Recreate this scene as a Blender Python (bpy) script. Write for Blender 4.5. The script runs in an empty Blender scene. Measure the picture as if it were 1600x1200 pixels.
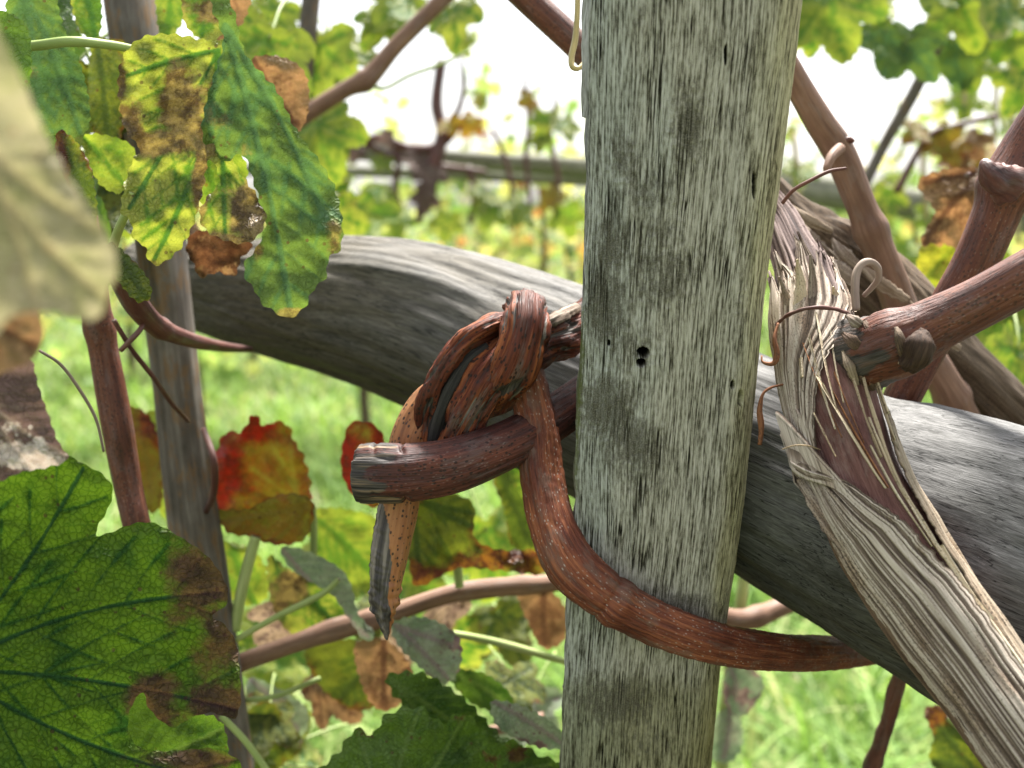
import bpy, math, random
import numpy as np
from mathutils import Vector, Matrix
from mathutils.geometry import delaunay_2d_cdt

random.seed(7)
rng = np.random.default_rng(7)
S = bpy.context.scene
COL = S.collection
R = math.radians

# ------------------------------------------------------------------ camera
CAM = np.array([0.0, 0.0, 1.15])
PITCH = R(10.0)
LENS = 35.0
K = 36.0 / LENS / 1600.0            # metres per (photo pixel * metre of depth)
FWD = np.array([0.0, math.cos(PITCH), -math.sin(PITCH)])
RGT = np.array([1.0, 0.0, 0.0])
UPV = np.array([0.0, math.sin(PITCH), math.cos(PITCH)])
cd = bpy.data.cameras.new('camera')
cam = bpy.data.objects.new('camera', cd)
COL.objects.link(cam)
cam.location = CAM
cam.rotation_euler = (R(90) - PITCH, 0, 0)
cd.lens = LENS; cd.sensor_width = 36.0
cd.clip_start = 0.01; cd.clip_end = 3000
cd.dof.use_dof = True
cd.dof.focus_distance = 0.415
cd.dof.aperture_fstop = 7.4
S.camera = cam
S.render.filter_size = 1.15

# ------------------------------------------------------------------ sky, sun, exposure
SUN_EL, SUN_AZ = R(60), R(18)       # azimuth from +Y (ahead of the camera), clockwise
w = bpy.data.worlds.new('World'); S.world = w; w.use_nodes = True
nt = w.node_tree
sky = nt.nodes.new('ShaderNodeTexSky'); sky.sky_type = 'NISHITA'; sky.sun_disc = False
sky.sun_elevation = SUN_EL; sky.sun_rotation = SUN_AZ
sky.dust_density = 3.0; sky.air_density = 1.2
hs = nt.nodes.new('ShaderNodeHueSaturation'); hs.inputs['Saturation'].default_value = 0.22
nt.links.new(sky.outputs[0], hs.inputs['Color'])
bg = nt.nodes['Background']; bg.inputs['Strength'].default_value = 0.075
nt.links.new(hs.outputs[0], bg.inputs['Color'])
sd = bpy.data.lights.new('sun', 'SUN'); sun = bpy.data.objects.new('sun', sd); COL.objects.link(sun)
sd.energy = 4.0; sd.angle = R(10); sd.color = (1.0, 0.96, 0.9)
sdir = Vector((math.sin(SUN_AZ) * math.cos(SUN_EL), math.cos(SUN_AZ) * math.cos(SUN_EL), math.sin(SUN_EL)))
sun.rotation_euler = sdir.to_track_quat('Z', 'Y').to_euler()
sun.location = (0, 3, 6)
S.view_settings.view_transform = 'Standard'
S.view_settings.look = 'None'
S.view_settings.exposure = 2.1
S.view_settings.gamma = 1.0
S.view_settings.use_curve_mapping = False

# ------------------------------------------------------------------ helpers
def W(px, py, d):
    """photo pixel and depth along the lens axis -> point in the place"""
    px = np.asarray(px, float); py = np.asarray(py, float); d = np.asarray(d, float)
    return CAM + d[..., None] * (FWD + RGT * ((px - 800) * K)[..., None] + UPV * ((600 - py) * K)[..., None])

def P3(px, py, d):
    return W(np.array(px), np.array(py), np.array(d))

_G = rng.normal(size=(256, 3)); _G /= np.linalg.norm(_G, axis=1)[:, None]
_PM = rng.permutation(256)
_PM = np.concatenate([_PM, _PM, _PM])

def perlin(p):
    p = np.asarray(p, float)
    sh = p.shape[:-1]; p = p.reshape(-1, 3)
    i = np.floor(p).astype(int); f = p - i; i &= 255
    u = f * f * f * (f * (f * 6 - 15) + 10)
    out = 0
    for dx in (0, 1):
        wx = u[:, 0] if dx else 1 - u[:, 0]
        hx = _PM[i[:, 0] + dx]
        for dy in (0, 1):
            wy = u[:, 1] if dy else 1 - u[:, 1]
            hy = _PM[(hx + i[:, 1] + dy) & 255]
            for dz in (0, 1):
                wz = u[:, 2] if dz else 1 - u[:, 2]
                g = _G[_PM[(hy + i[:, 2] + dz) & 255]]
                o = f - (dx, dy, dz)
                out = out + wx * wy * wz * (g * o).sum(1)
    return (out * 1.5).reshape(sh)

def fbm(p, n=4, lac=2.03, gain=0.5):
    a, s, t = 1.0, 0.0, 0.0
    p = np.asarray(p, float)
    for k in range(n):
        s = s + a * perlin(p + 17.3 * k); t += a
        p = p * lac; a *= gain
    return s / t

def sstep(a, b, x):
    t = np.clip((x - a) / (b - a), 0, 1)
    return t * t * (3 - 2 * t)

WLOC = {}

def obj(name, V, F, mat, parent=None, attrs=None, origin=None, smooth=True):
    """link ONE mesh object; V are points of the place"""
    V = np.asarray(V, float)
    if origin is None:
        origin = WLOC[parent.name] if parent is not None else V.mean(0)
    origin = np.asarray(origin, float)
    me = bpy.data.meshes.new(name)
    if isinstance(F, np.ndarray):
        nF, k = F.shape
        me.vertices.add(len(V)); me.vertices.foreach_set('co', (V - origin).astype(np.float32).ravel())
        me.loops.add(nF * k); me.loops.foreach_set('vertex_index', F.astype(np.int32).ravel())
        me.polygons.add(nF)
        me.polygons.foreach_set('loop_start', np.arange(0, nF * k, k, dtype=np.int32))
        me.update(calc_edges=True)
    else:
        me.from_pydata((V - origin).tolist(), [], [list(map(int, f)) for f in F])
    if attrs:
        for an, av in attrs.items():
            av = np.asarray(av, np.float32)
            if av.ndim == 1:
                a = me.attributes.new(an, 'FLOAT', 'POINT'); a.data.foreach_set('value', av)
            else:
                a = me.attributes.new(an, 'FLOAT_VECTOR', 'POINT'); a.data.foreach_set('vector', av.ravel())
    if smooth:
        me.polygons.foreach_set('use_smooth', np.ones(len(me.polygons), bool))
    me.materials.append(mat)
    me.validate()
    o = bpy.data.objects.new(name, me); COL.objects.link(o)
    if parent is not None:
        o.parent = parent
        o.location = origin - WLOC[parent.name]
    else:
        o.location = origin
    WLOC[o.name] = origin
    return o

def thing(name, label, cat, loc, group=None):
    o = bpy.data.objects.new(name, None); COL.objects.link(o)
    o.empty_display_size = 0.02
    o.location = loc; WLOC[o.name] = np.asarray(loc, float)
    return tag(o, label, cat, group)

def tag(o, label, cat, group=None):
    o['label'] = label; o['category'] = cat
    if group: o['group'] = group
    return o

# ---- node helper
class NB:
    def __init__(self, name):
        self.m = bpy.data.materials.new(name); self.m.use_nodes = True
        self.t = self.m.node_tree; self.t.nodes.clear()
        self.out = self.t.nodes.new('ShaderNodeOutputMaterial')
    def n(self, ty, **kw):
        x = self.t.nodes.new(ty)
        for k, v in kw.items(): setattr(x, k, v)
        return x
    def put(self, sock, v):
        if hasattr(v, 'is_linked') or isinstance(v, bpy.types.NodeSocket): self.t.links.new(v, sock)
        elif isinstance(v, (tuple, list)) and sock.type == 'RGBA' and len(v) == 3: sock.default_value = (*v, 1)
        else: sock.default_value = v
    def attr(self, name, vec=False):
        x = self.n('ShaderNodeAttribute', attribute_name=name)
        return x.outputs['Vector'] if vec else x.outputs['Fac']
    def vmul(self, v, s):
        x = self.n('ShaderNodeVectorMath', operation='MULTIPLY'); self.put(x.inputs[0], v); x.inputs[1].default_value = s
        return x.outputs[0]
    def vadd(self, v, s):
        x = self.n('ShaderNodeVectorMath', operation='ADD'); self.put(x.inputs[0], v); self.put(x.inputs[1], s)
        return x.outputs[0]
    def noise(self, v, scale=1.0, detail=3.0, rough=0.55, dist=0.0, col=False):
        x = self.n('ShaderNodeTexNoise'); self.put(x.inputs['Vector'], v)
        x.inputs['Scale'].default_value = scale; x.inputs['Detail'].default_value = detail
        x.inputs['Roughness'].default_value = rough; x.inputs['Distortion'].default_value = dist
        return x.outputs['Color'] if col else x.outputs['Fac']
    def voro(self, v, scale=1.0, feature='F1', out='Distance', rnd=1.0):
        x = self.n('ShaderNodeTexVoronoi', feature=feature); self.put(x.inputs['Vector'], v)
        x.inputs['Scale'].default_value = scale; x.inputs['Randomness'].default_value = rnd
        return x.outputs[out]
    def ss(self, v, a, b, lo=0.0, hi=1.0):
        x = self.n('ShaderNodeMapRange', interpolation_type='SMOOTHSTEP'); self.put(x.inputs['Value'], v)
        x.inputs['From Min'].default_value = a; x.inputs['From Max'].default_value = b
        x.inputs['To Min'].default_value = lo; x.inputs['To Max'].default_value = hi
        return x.outputs[0]
    def math(self, op, a, b=0.0, clamp=False):
        x = self.n('ShaderNodeMath', operation=op, use_clamp=clamp); self.put(x.inputs[0], a); self.put(x.inputs[1], b)
        return x.outputs[0]
    def mix(self, f, a, b, mode='MIX'):
        x = self.n('ShaderNodeMix', data_type='RGBA', blend_type=mode)
        self.put(x.inputs[0], f); self.put(x.inputs[6], a); self.put(x.inputs[7], b)
        return x.outputs[2]
    def ramp(self, f, stops):
        x = self.n('ShaderNodeValToRGB'); e = x.color_ramp.elements
        while len(e) < len(stops): e.new(0.5)
        for k, (p, c) in enumerate(stops):
            e[k].position = p; e[k].color = (*c, 1)
        self.put(x.inputs[0], f); return x.outputs[0]
    def bump(self, h, dist, strength=1.0, normal=None):
        x = self.n('ShaderNodeBump'); self.put(x.inputs['Height'], h)
        x.inputs['Distance'].default_value = dist; x.inputs['Strength'].default_value = strength
        if normal is not None: self.put(x.inputs['Normal'], normal)
        return x.outputs[0]
    def principled(self, col, rough=0.7, spec=0.3, normal=None):
        x = self.n('ShaderNodeBsdfPrincipled')
        self.put(x.inputs['Base Color'], col); self.put(x.inputs['Roughness'], rough)
        x.inputs['Specular IOR Level'].default_value = spec
        if normal is not None: self.put(x.inputs['Normal'], normal)
        return x.outputs[0]
    def done(self, sh):
        self.t.links.new(sh, self.out.inputs['Surface']); return self.m

# ---- curves and swept limbs
def spline(P, n=None, step=None):
    P = np.asarray(P, float)
    A = np.vstack([2 * P[0] - P[1], P, 2 * P[-1] - P[-2]])
    out = []
    for i in range(1, len(A) - 2):
        p0, p1, p2, p3 = A[i - 1:i + 3]
        t = np.linspace(0, 1, 24, endpoint=False)[:, None]
        out.append(0.5 * (2 * p1 + (p2 - p0) * t + (2 * p0 - 5 * p1 + 4 * p2 - p3) * t ** 2 + (3 * p1 - p0 - 3 * p2 + p3) * t ** 3))
    out = np.vstack(out + [A[-2][None]])
    seg = np.linalg.norm(np.diff(out[:, :3], axis=0), axis=1)
    s = np.concatenate([[0], np.cumsum(seg)])
    if n is None: n = max(4, int(s[-1] / step) + 1)
    q = np.linspace(0, s[-1], n)
    return np.stack([np.interp(q, s, out[:, k]) for k in range(out.shape[1])], 1), q

def frames(C):
    T = np.gradient(C, axis=0); T /= np.linalg.norm(T, axis=1)[:, None]
    N = np.zeros_like(C); n = -FWD
    for i in range(len(C)):
        n = n - T[i] * n.dot(T[i]); n /= np.linalg.norm(n); N[i] = n
    B = np.cross(T, N)
    return T, N, B

def ctrl3(ctrl):
    a = np.array(ctrl, float)
    P = W(a[:, 0], a[:, 1], a[:, 2])
    return np.column_stack([P, a[:, 3] * a[:, 2] * K])

def tube_data(PR, nseg, step, disp=None, mask=None, seed=0.0):
    """PR rows: x y z r.  returns V, F, attrs"""
    Q, s = spline(PR, step=step)
    C = Q[:, :3]; r = np.maximum(Q[:, 3], 1e-5)
    T, N, B = frames(C)
    th = np.linspace(0, 2 * math.pi, nseg, endpoint=False)
    ct, st = np.cos(th), np.sin(th)
    rr = np.repeat(r[:, None], nseg, 1)
    gc = np.stack([ct[None] * rr, st[None] * rr, np.repeat(s[:, None], nseg, 1)], 2)
    gs = gc + np.array([seed * 1.37, seed * 2.11, seed * 0.73])
    hh = np.zeros_like(rr)
    if disp is not None:
        hh = disp(np.repeat(th[None], len(s), 0), np.repeat(s[:, None], nseg, 1), rr, gs, s[-1])
    bare = np.zeros_like(rr) if mask is None else mask(np.repeat(th[None], len(s), 0), np.repeat(s[:, None], nseg, 1), rr, gs, s[-1])
    rd = rr + hh
    V = C[:, None] + N[:, None] * (rd * ct[None])[..., None] + B[:, None] * (rd * st[None])[..., None]
    n = len(s)
    idx = np.arange(n * nseg).reshape(n, nseg)
    a = idx[:-1]; b = idx[1:]
    F = np.stack([a, np.roll(a, -1, 1), np.roll(b, -1, 1), b], 2).reshape(-1, 4)
    V = V.reshape(-1, 3)
    caps = []
    V = np.vstack([V, C[0][None], C[-1][None]])
    c0, c1 = n * nseg, n * nseg + 1
    k = np.arange(nseg); k2 = np.roll(k, -1)
    caps.append(np.stack([np.full(nseg, c0), k2, k, np.full(nseg, -1)], 1))
    e = idx[-1]
    caps.append(np.stack([np.full(nseg, c1), e, np.roll(e, -1), np.full(nseg, -1)], 1))
    faces = [tuple(f) for f in F.tolist()] + [tuple(f[:3]) for f in np.vstack(caps).tolist()]
    G = np.vstack([gs.reshape(-1, 3), [[seed * 1.37, seed * 2.11, seed * 0.73]], [[seed * 1.37, seed * 2.11, seed * 0.73 + s[-1]]]])
    H = np.concatenate([hh.ravel(), [0, 0]])
    along = np.concatenate([np.repeat(s / s[-1], nseg), [0, 1]])
    cap = np.concatenate([np.zeros(n * nseg), [1, 1]])
    return V, faces, {'bare': np.concatenate([bare.ravel(), [0, 0]]), 'gc': G, 'h': H, 'along': along, 'cap': cap}

def limb(name, ctrl, mat, parent=None, nseg=16, step=0.004, disp=None, seed=None, origin=None, mask=None):
    if seed is None: seed = random.uniform(0, 5)
    V, F, A = tube_data(ctrl3(ctrl) if len(ctrl[0]) == 4 else np.array(ctrl), nseg, step, disp, mask, seed=seed)
    return obj(name, V, F, mat, parent, A, origin)

def d_soft(amp=0.06, f=60, fl=12):
    return lambda th, s, r, g, L: r * amp * perlin(g * (f, f, fl))

def nodes_at(places, amp=0.25, wdt=0.006):
    def g(th, s, r, gg, L):
        h = r * 0.06 * perlin(gg * (120, 120, 14))
        for p in places: h = h + r * amp * np.exp(-((s - p * L) / wdt) ** 2)
        return h
    return g

# ------------------------------------------------------------------ materials
def m_post():
    b = NB('weathered_post_wood')
    g = b.attr('gc', True)
    h = b.attr('h'); li = b.attr('lich'); fx = b.attr('fx'); sy = b.attr('sy')
    fine = b.noise(b.vmul(g, (1900, 1900, 90)), 1, 3, 0.65)
    grit = b.noise(g, 2600, 2, 0.6)
    hz = b.math('ADD', h, b.math('MULTIPLY', b.math('SUBTRACT', fine, 0.5), 1.1))
    hz = b.math('ADD', hz, b.math('MULTIPLY', b.math('SUBTRACT', grit, 0.5), 0.6))
    base = b.ramp(hz, [(0.0, (0.016, 0.015, 0.011)), (0.24, (0.09, 0.083, 0.064)), (0.44, (0.24, 0.228, 0.19)), (0.66, (0.43, 0.415, 0.37)), (1.0, (0.62, 0.60, 0.56))])
    bl = b.noise(b.vmul(g, (60, 60, 14)), 1, 3)
    cool = b.mix(b.ss(b.math('ADD', fx, b.math('MULTIPLY', b.math('SUBTRACT', bl, 0.5), 0.8)), 0.05, 0.5), (0.93, 1.0, 1.02), (1.0, 0.99, 0.93))
    base = b.mix(1.0, base, cool, 'MULTIPLY')
    gr = b.math('ADD', b.ss(fx, 0.55, 1.02), b.math('MULTIPLY', b.math('SUBTRACT', bl, 0.5), 1.1))
    base = b.mix(b.ss(gr, 0.35, 1.1, 0, 0.85), base, b.mix(1.0, base, (1.0, 0.97, 0.66), 'MULTIPLY'))
    alg_shade = b.math('ADD', sy, b.math('MULTIPLY', b.math('SUBTRACT', bl, 0.5), 0.5))  # algae thickening towards the post foot
    base = b.mix(b.ss(alg_shade, 0.45, 1.0, 0, 0.9), base, b.mix(1.0, base, (0.62, 0.62, 0.44), 'MULTIPLY'))
    fuzz = b.ramp(b.noise(g, 1500, 4, 0.75), [(0.3, (0.02, 0.018, 0.011)), (0.52, (0.10, 0.092, 0.068)), (0.7, (0.32, 0.31, 0.25))])
    lm = b.math('ADD', li, b.math('MULTIPLY', b.math('SUBTRACT', b.noise(b.vmul(g, (500, 500, 160)), 1, 4, 0.7), 0.5), 1.5))
    base = b.mix(b.ss(lm, 0.32, 0.75, 0, 0.82), base, fuzz)
    moss = b.attr('moss')
    mm = b.math('ADD', moss, b.math('MULTIPLY', b.math('SUBTRACT', b.noise(g, 300, 4, 0.7), 0.5), 0.9))
    base = b.mix(b.ss(mm, 0.45, 0.8, 0, 0.85), base, (0.11, 0.13, 0.03))
    nrm = b.bump(b.math('ADD', fine, grit), 0.0008, 0.9)
    return b.done(b.principled(base, 0.85, 0.15, nrm))

def m_log():
    b = NB('grey_weathered_log')
    g = b.attr('gc', True)
    f1 = b.noise(b.vmul(g, (520, 520, 16)), 1, 6, 0.7)
    f2 = b.noise(b.vmul(g, (1500, 1500, 60)), 1, 3, 0.7)
    f3 = b.noise(b.vmul(g, (40, 40, 16)), 1, 3)
    v = b.math('ADD', b.math('MULTIPLY', f1, 0.42), b.math('MULTIPLY', f2, 0.58))
    c = b.ramp(v, [(0.27, (0.02, 0.019, 0.0175)), (0.42, (0.085, 0.082, 0.077)), (0.56, (0.16, 0.155, 0.147)), (0.74, (0.30, 0.292, 0.28))])
    al = b.attr('along')
    warm = b.ss(b.math('ADD', al, b.math('MULTIPLY', b.math('SUBTRACT', f3, 0.5), 0.6)), 0.2, 0.6)
    c = b.mix(warm, b.mix(1.0, c, (0.80, 0.74, 0.62), 'MULTIPLY'), b.mix(1.0, c, (0.98, 1.0, 1.02), 'MULTIPLY'))
    c = b.mix(b.ss(f3, 0.5, 0.75, 0, 0.6), c, b.mix(1.0, c, (0.42, 0.42, 0.38), 'MULTIPLY'))
    ck = b.noise(b.vmul(g, (300, 300, 3.5)), 1, 3, 0.55)
    c = b.mix(b.ss(b.math('ABSOLUTE', b.math('SUBTRACT', ck, 0.5)), 0.0, 0.018, 0.9, 0), c, (0.010, 0.010, 0.009))
    sc_ = b.noise(b.vmul(g, (700, 700, 260)), 1, 3, 0.7)
    c = b.mix(b.ss(sc_, 0.64, 0.72, 0, 0.55), c, (0.30, 0.30, 0.29))
    c = b.mix(b.ss(b.noise(b.vmul(g, (55, 55, 30)), 1, 5, 0.7), 0.58, 0.68, 0, 0.45), c, (0.04, 0.038, 0.033))
    alg_shade = b.attr('under')
    c = b.mix(b.math('MULTIPLY', alg_shade, 0.75), c, b.mix(1.0, c, (0.34, 0.36, 0.27), 'MULTIPLY'))  # shade of the log's underside painted into its colour, slightly green
    nrm = b.bump(v, 0.0006, 0.8)
    return b.done(b.principled(c, 0.75, 0.25, nrm))

def m_cane(name, lo, mid, hi, grey=(0.2, 0.18, 0.17), spots=0.0, spotcol=(0.02, 0.012, 0.01), dots=0.0, greyamt=0.4, rough=0.5, fr=500, spec=0.4, bumpd=0.0006, bare=(0.22, 0.19, 0.16)):
    b = NB(name)
    g = b.attr('gc', True)
    f1 = b.noise(b.vmul(g, (fr, fr, fr * 0.045)), 1, 4, 0.6)
    f2 = b.noise(b.vmul(g, (90, 90, 40)), 1, 4, 0.6)
    f3 = b.noise(b.vmul(g, (fr * 2.6, fr * 2.6, fr * 0.2)), 1, 2, 0.5)
    v = b.math('ADD', b.math('MULTIPLY', f1, 0.55), b.math('MULTIPLY', f2, 0.45))
    c = b.ramp(v, [(0.33, lo), (0.5, mid), (0.66, hi)])
    c = b.mix(b.math('MULTIPLY', b.ss(f3, 0.5, 0.7), 0.3), c, b.mix(1.0, c, (0.4, 0.38, 0.36), 'MULTIPLY'))
    c = b.mix(b.math('MULTIPLY', b.ss(b.noise(b.vadd(b.vmul(g, (150, 150, 60)), (7.1, 3.3, 1.7)), 1, 5, 0.7), 0.5, 0.64), greyamt), c, grey)
    if spots:
        vo = b.voro(b.vmul(g, (560, 560, 420)), 1)
        c = b.mix(b.ss(b.math('ADD', vo, b.math('MULTIPLY', f3, 0.25)), 0.34, 0.46, spots, 0), c, spotcol)
    if dots:
        vo2 = b.voro(b.vmul(g, (780, 780, 420)), 1)
        dm = b.math('MULTIPLY', b.ss(vo2, 0.16, 0.26, 1, 0), b.ss(f2, 0.42, 0.6))
        c = b.mix(b.math('MULTIPLY', dm, dots), c, (0.55, 0.50, 0.44))
    bm_ = b.math('ADD', b.attr('bare'), b.math('MULTIPLY', b.math('SUBTRACT', f3, 0.5), 0.5))
    c = b.mix(b.ss(bm_, 0.42, 0.6), c, b.ramp(f1, [(0.36, (0.014, 0.012, 0.011)), (0.52, (0.07, 0.06, 0.053)), (0.68, bare)]))
    cap = b.attr('cap')
    c = b.mix(b.ss(cap, 0.03, 0.1), c, b.ramp(b.noise(g, 900, 3), [(0.35, (0.05, 0.035, 0.025)), (0.65, (0.26, 0.2, 0.14))]))
    nrm = b.bump(b.math('ADD', f1, b.math('MULTIPLY', f3, 0.5)), bumpd, 0.9)
    return b.done(b.principled(c, b.ss(f2, 0.3, 0.7, rough - 0.08, rough + 0.2), spec, nrm))

def m_bark(name, lo, mid, hi, tint=(0.5, 0.3, 0.12), tamt=0.3):
    b = NB(name)
    g = b.attr('gc', True); h = b.attr('h')
    f1 = b.noise(b.vmul(g, (900, 900, 25)), 1, 4, 0.65)
    f2 = b.noise(b.vmul(g, (70, 70, 30)), 1, 4, 0.6)
    f3 = b.noise(b.vmul(g, (2000, 2000, 900)), 1, 3, 0.6)
    v = b.math('ADD', b.math('ADD', b.math('MULTIPLY', h, 0.40), b.math('MULTIPLY', f1, 0.62)), b.math('MULTIPLY', f2, 0.12))
    c = b.ramp(v, [(0.28, lo), (0.54, mid), (0.84, hi)])
    c = b.mix(b.math('MULTIPLY', b.ss(f2, 0.5, 0.68), tamt), c, b.mix(1.0, c, tint, 'MULTIPLY'))
    c = b.mix(b.math('MULTIPLY', b.ss(b.math('ADD', f3, b.math('MULTIPLY', f2, 0.5)), 0.78, 0.95), 0.7), c, (0.03, 0.026, 0.022))
    nrm = b.bump(b.math('ADD', f1, b.math('MULTIPLY', f3, 0.3)), 0.0006, 0.8)
    return b.done(b.principled(c, 0.8, 0.2, nrm))

def m_leaf(name, c1, c2, vein=(0.05, 0.10, 0.03), stain=(0.10, 0.045, 0.025), stain2=(0.22, 0.14, 0.07), amt=0.5, edge=0.3, net=0.35, trans=0.35, tcol=None, rough=0.5, spec=0.35, veinamt=0.8, soft=(0.42, 0.6, 1.0)):
    b = NB(name)
    p = b.attr('lc', True); vd = b.attr('vein'); ed = b.attr('edge'); st = b.attr('stain')
    oi = b.n('ShaderNodeObjectInfo'); rnd = oi.outputs['Random']
    off = b.n('ShaderNodeVectorMath', operation='SCALE'); off.inputs[0].default_value = (1.7, 2.9, 0.6); b.put(off.inputs['Scale'], rnd)
    q = b.vadd(p, off.outputs[0])
    n1 = b.noise(q, 45, 4, 0.6); n2 = b.noise(q, 260, 3, 0.6); n3 = b.noise(b.vadd(q, (3.3, 1.1, 0)), 60, 5, 0.65)
    base = b.mix(b.ss(b.math('ADD', n1, b.math('MULTIPLY', b.math('SUBTRACT', vd, 0.35), -0.35)), 0.36, 0.62), c1, c2)
    base = b.mix(b.math('MULTIPLY', b.ss(n2, 0.35, 0.7), 0.45), base, b.mix(1.0, base, (0.6, 0.68, 0.5), 'MULTIPLY'))
    if net:
        ce = b.voro(b.vadd(q, b.vmul(b.noise(q, 300, 1, col=True), (0.002, 0.002, 0.002))), 420, 'DISTANCE_TO_EDGE')
        netm = b.ss(ce, 0.0, 0.11, net, 0)
        base = b.mix(netm, base, b.mix(1.0, base, (0.42, 0.55, 0.4), 'MULTIPLY'))
    base = b.mix(b.math('MULTIPLY', b.ss(vd, 0.25, 0.9), veinamt), base, vein)
    sm = b.math('ADD', b.math('ADD', b.math('MULTIPLY', b.math('SUBTRACT', n3, 0.5), 2.2), b.math('MULTIPLY', ed, edge)), b.math('ADD', b.math('MULTIPLY', st, 1.45), amt - 0.5))
    sc = b.mix(b.ss(b.noise(q, 130, 4, 0.7), 0.4, 0.62), stain, stain2)
    base = b.mix(b.ss(sm, soft[0], soft[1], 0, soft[2]), base, sc)
    pin = b.voro(q, 190)
    base = b.mix(b.math('MULTIPLY', b.ss(pin, 0.13, 0.2, 0.7, 0), b.ss(n1, 0.48, 0.55)), base, stain)
    hgt = b.math('ADD', b.math('MULTIPLY', vd, -1.0), b.math('MULTIPLY', n2, 0.5))
    if net: hgt = b.math('ADD', hgt, b.math('MULTIPLY', b.ss(ce, 0.0, 0.25), 0.6))
    nrm = b.bump(hgt, 0.0013, 0.9)
    sh = b.principled(base, rough, spec, nrm)
    tr = b.n('ShaderNodeBsdfTranslucent')
    tc = b.mix(1.0, base, tcol or (1.5, 1.5, 0.7), 'MULTIPLY')
    b.put(tr.inputs['Color'], tc)
    ms = b.n('ShaderNodeMixShader'); ms.inputs[0].default_value = trans
    b.t.links.new(sh, ms.inputs[1]); b.t.links.new(tr.outputs[0], ms.inputs[2])
    return b.done(ms.outputs[0])

def m_blades(name, stops, trans=0.35, rough=0.6):
    b = NB(name)
    c = b.ramp(b.attr('rnd'), stops)
    sh = b.principled(c, rough, 0.3)
    tr = b.n('ShaderNodeBsdfTranslucent'); b.put(tr.inputs['Color'], b.mix(1.0, c, (1.3, 1.3, 0.8), 'MULTIPLY'))
    ms = b.n('ShaderNodeMixShader'); ms.inputs[0].default_value = trans
    b.t.links.new(sh, ms.inputs[1]); b.t.links.new(tr.outputs[0], ms.inputs[2])
    return b.done(ms.outputs[0])

def m_ground():
    b = NB('meadow_ground')
    tc = b.n('ShaderNodeTexCoord').outputs['Object']
    n1 = b.noise(tc, 1.4, 5, 0.6); n2 = b.noise(tc, 28, 4, 0.7)
    c = b.ramp(b.math('ADD', b.math('MULTIPLY', n1, 0.5), b.math('MULTIPLY', n2, 0.5)), [(0.35, (0.05, 0.065, 0.025)), (0.5, (0.09, 0.125, 0.04)), (0.66, (0.18, 0.18, 0.09))])
    sx = b.n('ShaderNodeSeparateXYZ'); b.put(sx.inputs[0], tc)
    yy = b.math('ADD', sx.outputs[1], b.math('MULTIPLY', b.math('SUBTRACT', n1, 0.5), 0.5))
    strip = b.math('MULTIPLY', b.ss(yy, -0.9, -0.6), b.ss(yy, 1.35, 1.6, 1, 0))  # unseen dark soil strip, added to cut light bouncing up under the log
    c = b.mix(strip, c, b.ramp(n2, [(0.3, (0.018, 0.013, 0.009)), (0.6, (0.05, 0.037, 0.025))]))
    return b.done(b.principled(c, 0.9, 0.1, b.bump(n2, 0.03, 0.8)))

M_POST = m_post(); M_LOG = m_log()
M_TIE = m_cane('red_brown_willow', (0.045, 0.012, 0.008), (0.165, 0.045, 0.022), (0.38, 0.135, 0.06), grey=(0.16, 0.10, 0.075), dots=0.5, greyamt=0.6, rough=0.52, fr=800, spec=0.3, bumpd=0.0014)
M_TIED = m_cane('dark_red_willow', (0.022, 0.009, 0.008), (0.075, 0.024, 0.018), (0.16, 0.05, 0.03), grey=(0.12, 0.10, 0.095), spots=0.85, greyamt=0.35, rough=0.55, fr=520, dots=0.12, spec=0.3, bumpd=0.0011, bare=(0.25, 0.17, 0.105))
M_TWIST = m_cane('twisted_red_willow', (0.02, 0.008, 0.006), (0.115, 0.028, 0.014), (0.38, 0.125, 0.042), grey=(0.10, 0.08, 0.07), spots=0.9, greyamt=0.75, rough=0.58, fr=420, spec=0.22, bumpd=0.002)
M_ORANGE = m_cane('spotted_orange_willow', (0.16, 0.055, 0.018), (0.33, 0.13, 0.045), (0.45, 0.21, 0.085), spots=0.9, greyamt=0.12, rough=0.5, fr=300)
M_GREYFLAP = m_bark('grey_inner_bark', (0.018, 0.017, 0.016), (0.075, 0.07, 0.066), (0.21, 0.20, 0.19), tamt=0.1)
M_CANE = m_cane('ripe_vine_cane', (0.045, 0.013, 0.008), (0.115, 0.036, 0.02), (0.20, 0.078, 0.042), grey=(0.14, 0.10, 0.10), greyamt=0.35, rough=0.5, fr=520, spots=0.6, dots=0.15, bumpd=0.001, bare=(0.13, 0.075, 0.055))
M_CANEPINK = m_cane('tan_vine_cane', (0.10, 0.05, 0.03), (0.19, 0.105, 0.066), (0.28, 0.17, 0.115), grey=(0.22, 0.17, 0.14), greyamt=0.35, rough=0.6, fr=300)
M_CANEDARK = m_cane('dark_vine_cane', (0.03, 0.012, 0.010), (0.09, 0.032, 0.024), (0.16, 0.065, 0.045), greyamt=0.2, rough=0.5, fr=300)
M_STAKE = m_cane('grey_stake_wood', (0.05, 0.043, 0.034), (0.12, 0.105, 0.088), (0.21, 0.19, 0.165), grey=(0.20, 0.11, 0.04), greyamt=0.55, rough=0.8, fr=200, spec=0.15)
M_POLE = m_cane('mossy_pole', (0.09, 0.095, 0.06), (0.21, 0.21, 0.16), (0.36, 0.355, 0.29), grey=(0.10, 0.115, 0.05), greyamt=0.6, rough=0.8, fr=60, spec=0.15)
M_OLDBARK = m_bark('shaggy_old_bark', (0.05, 0.034, 0.022), (0.24, 0.18, 0.125), (0.50, 0.42, 0.32), tamt=0.4)
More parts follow.
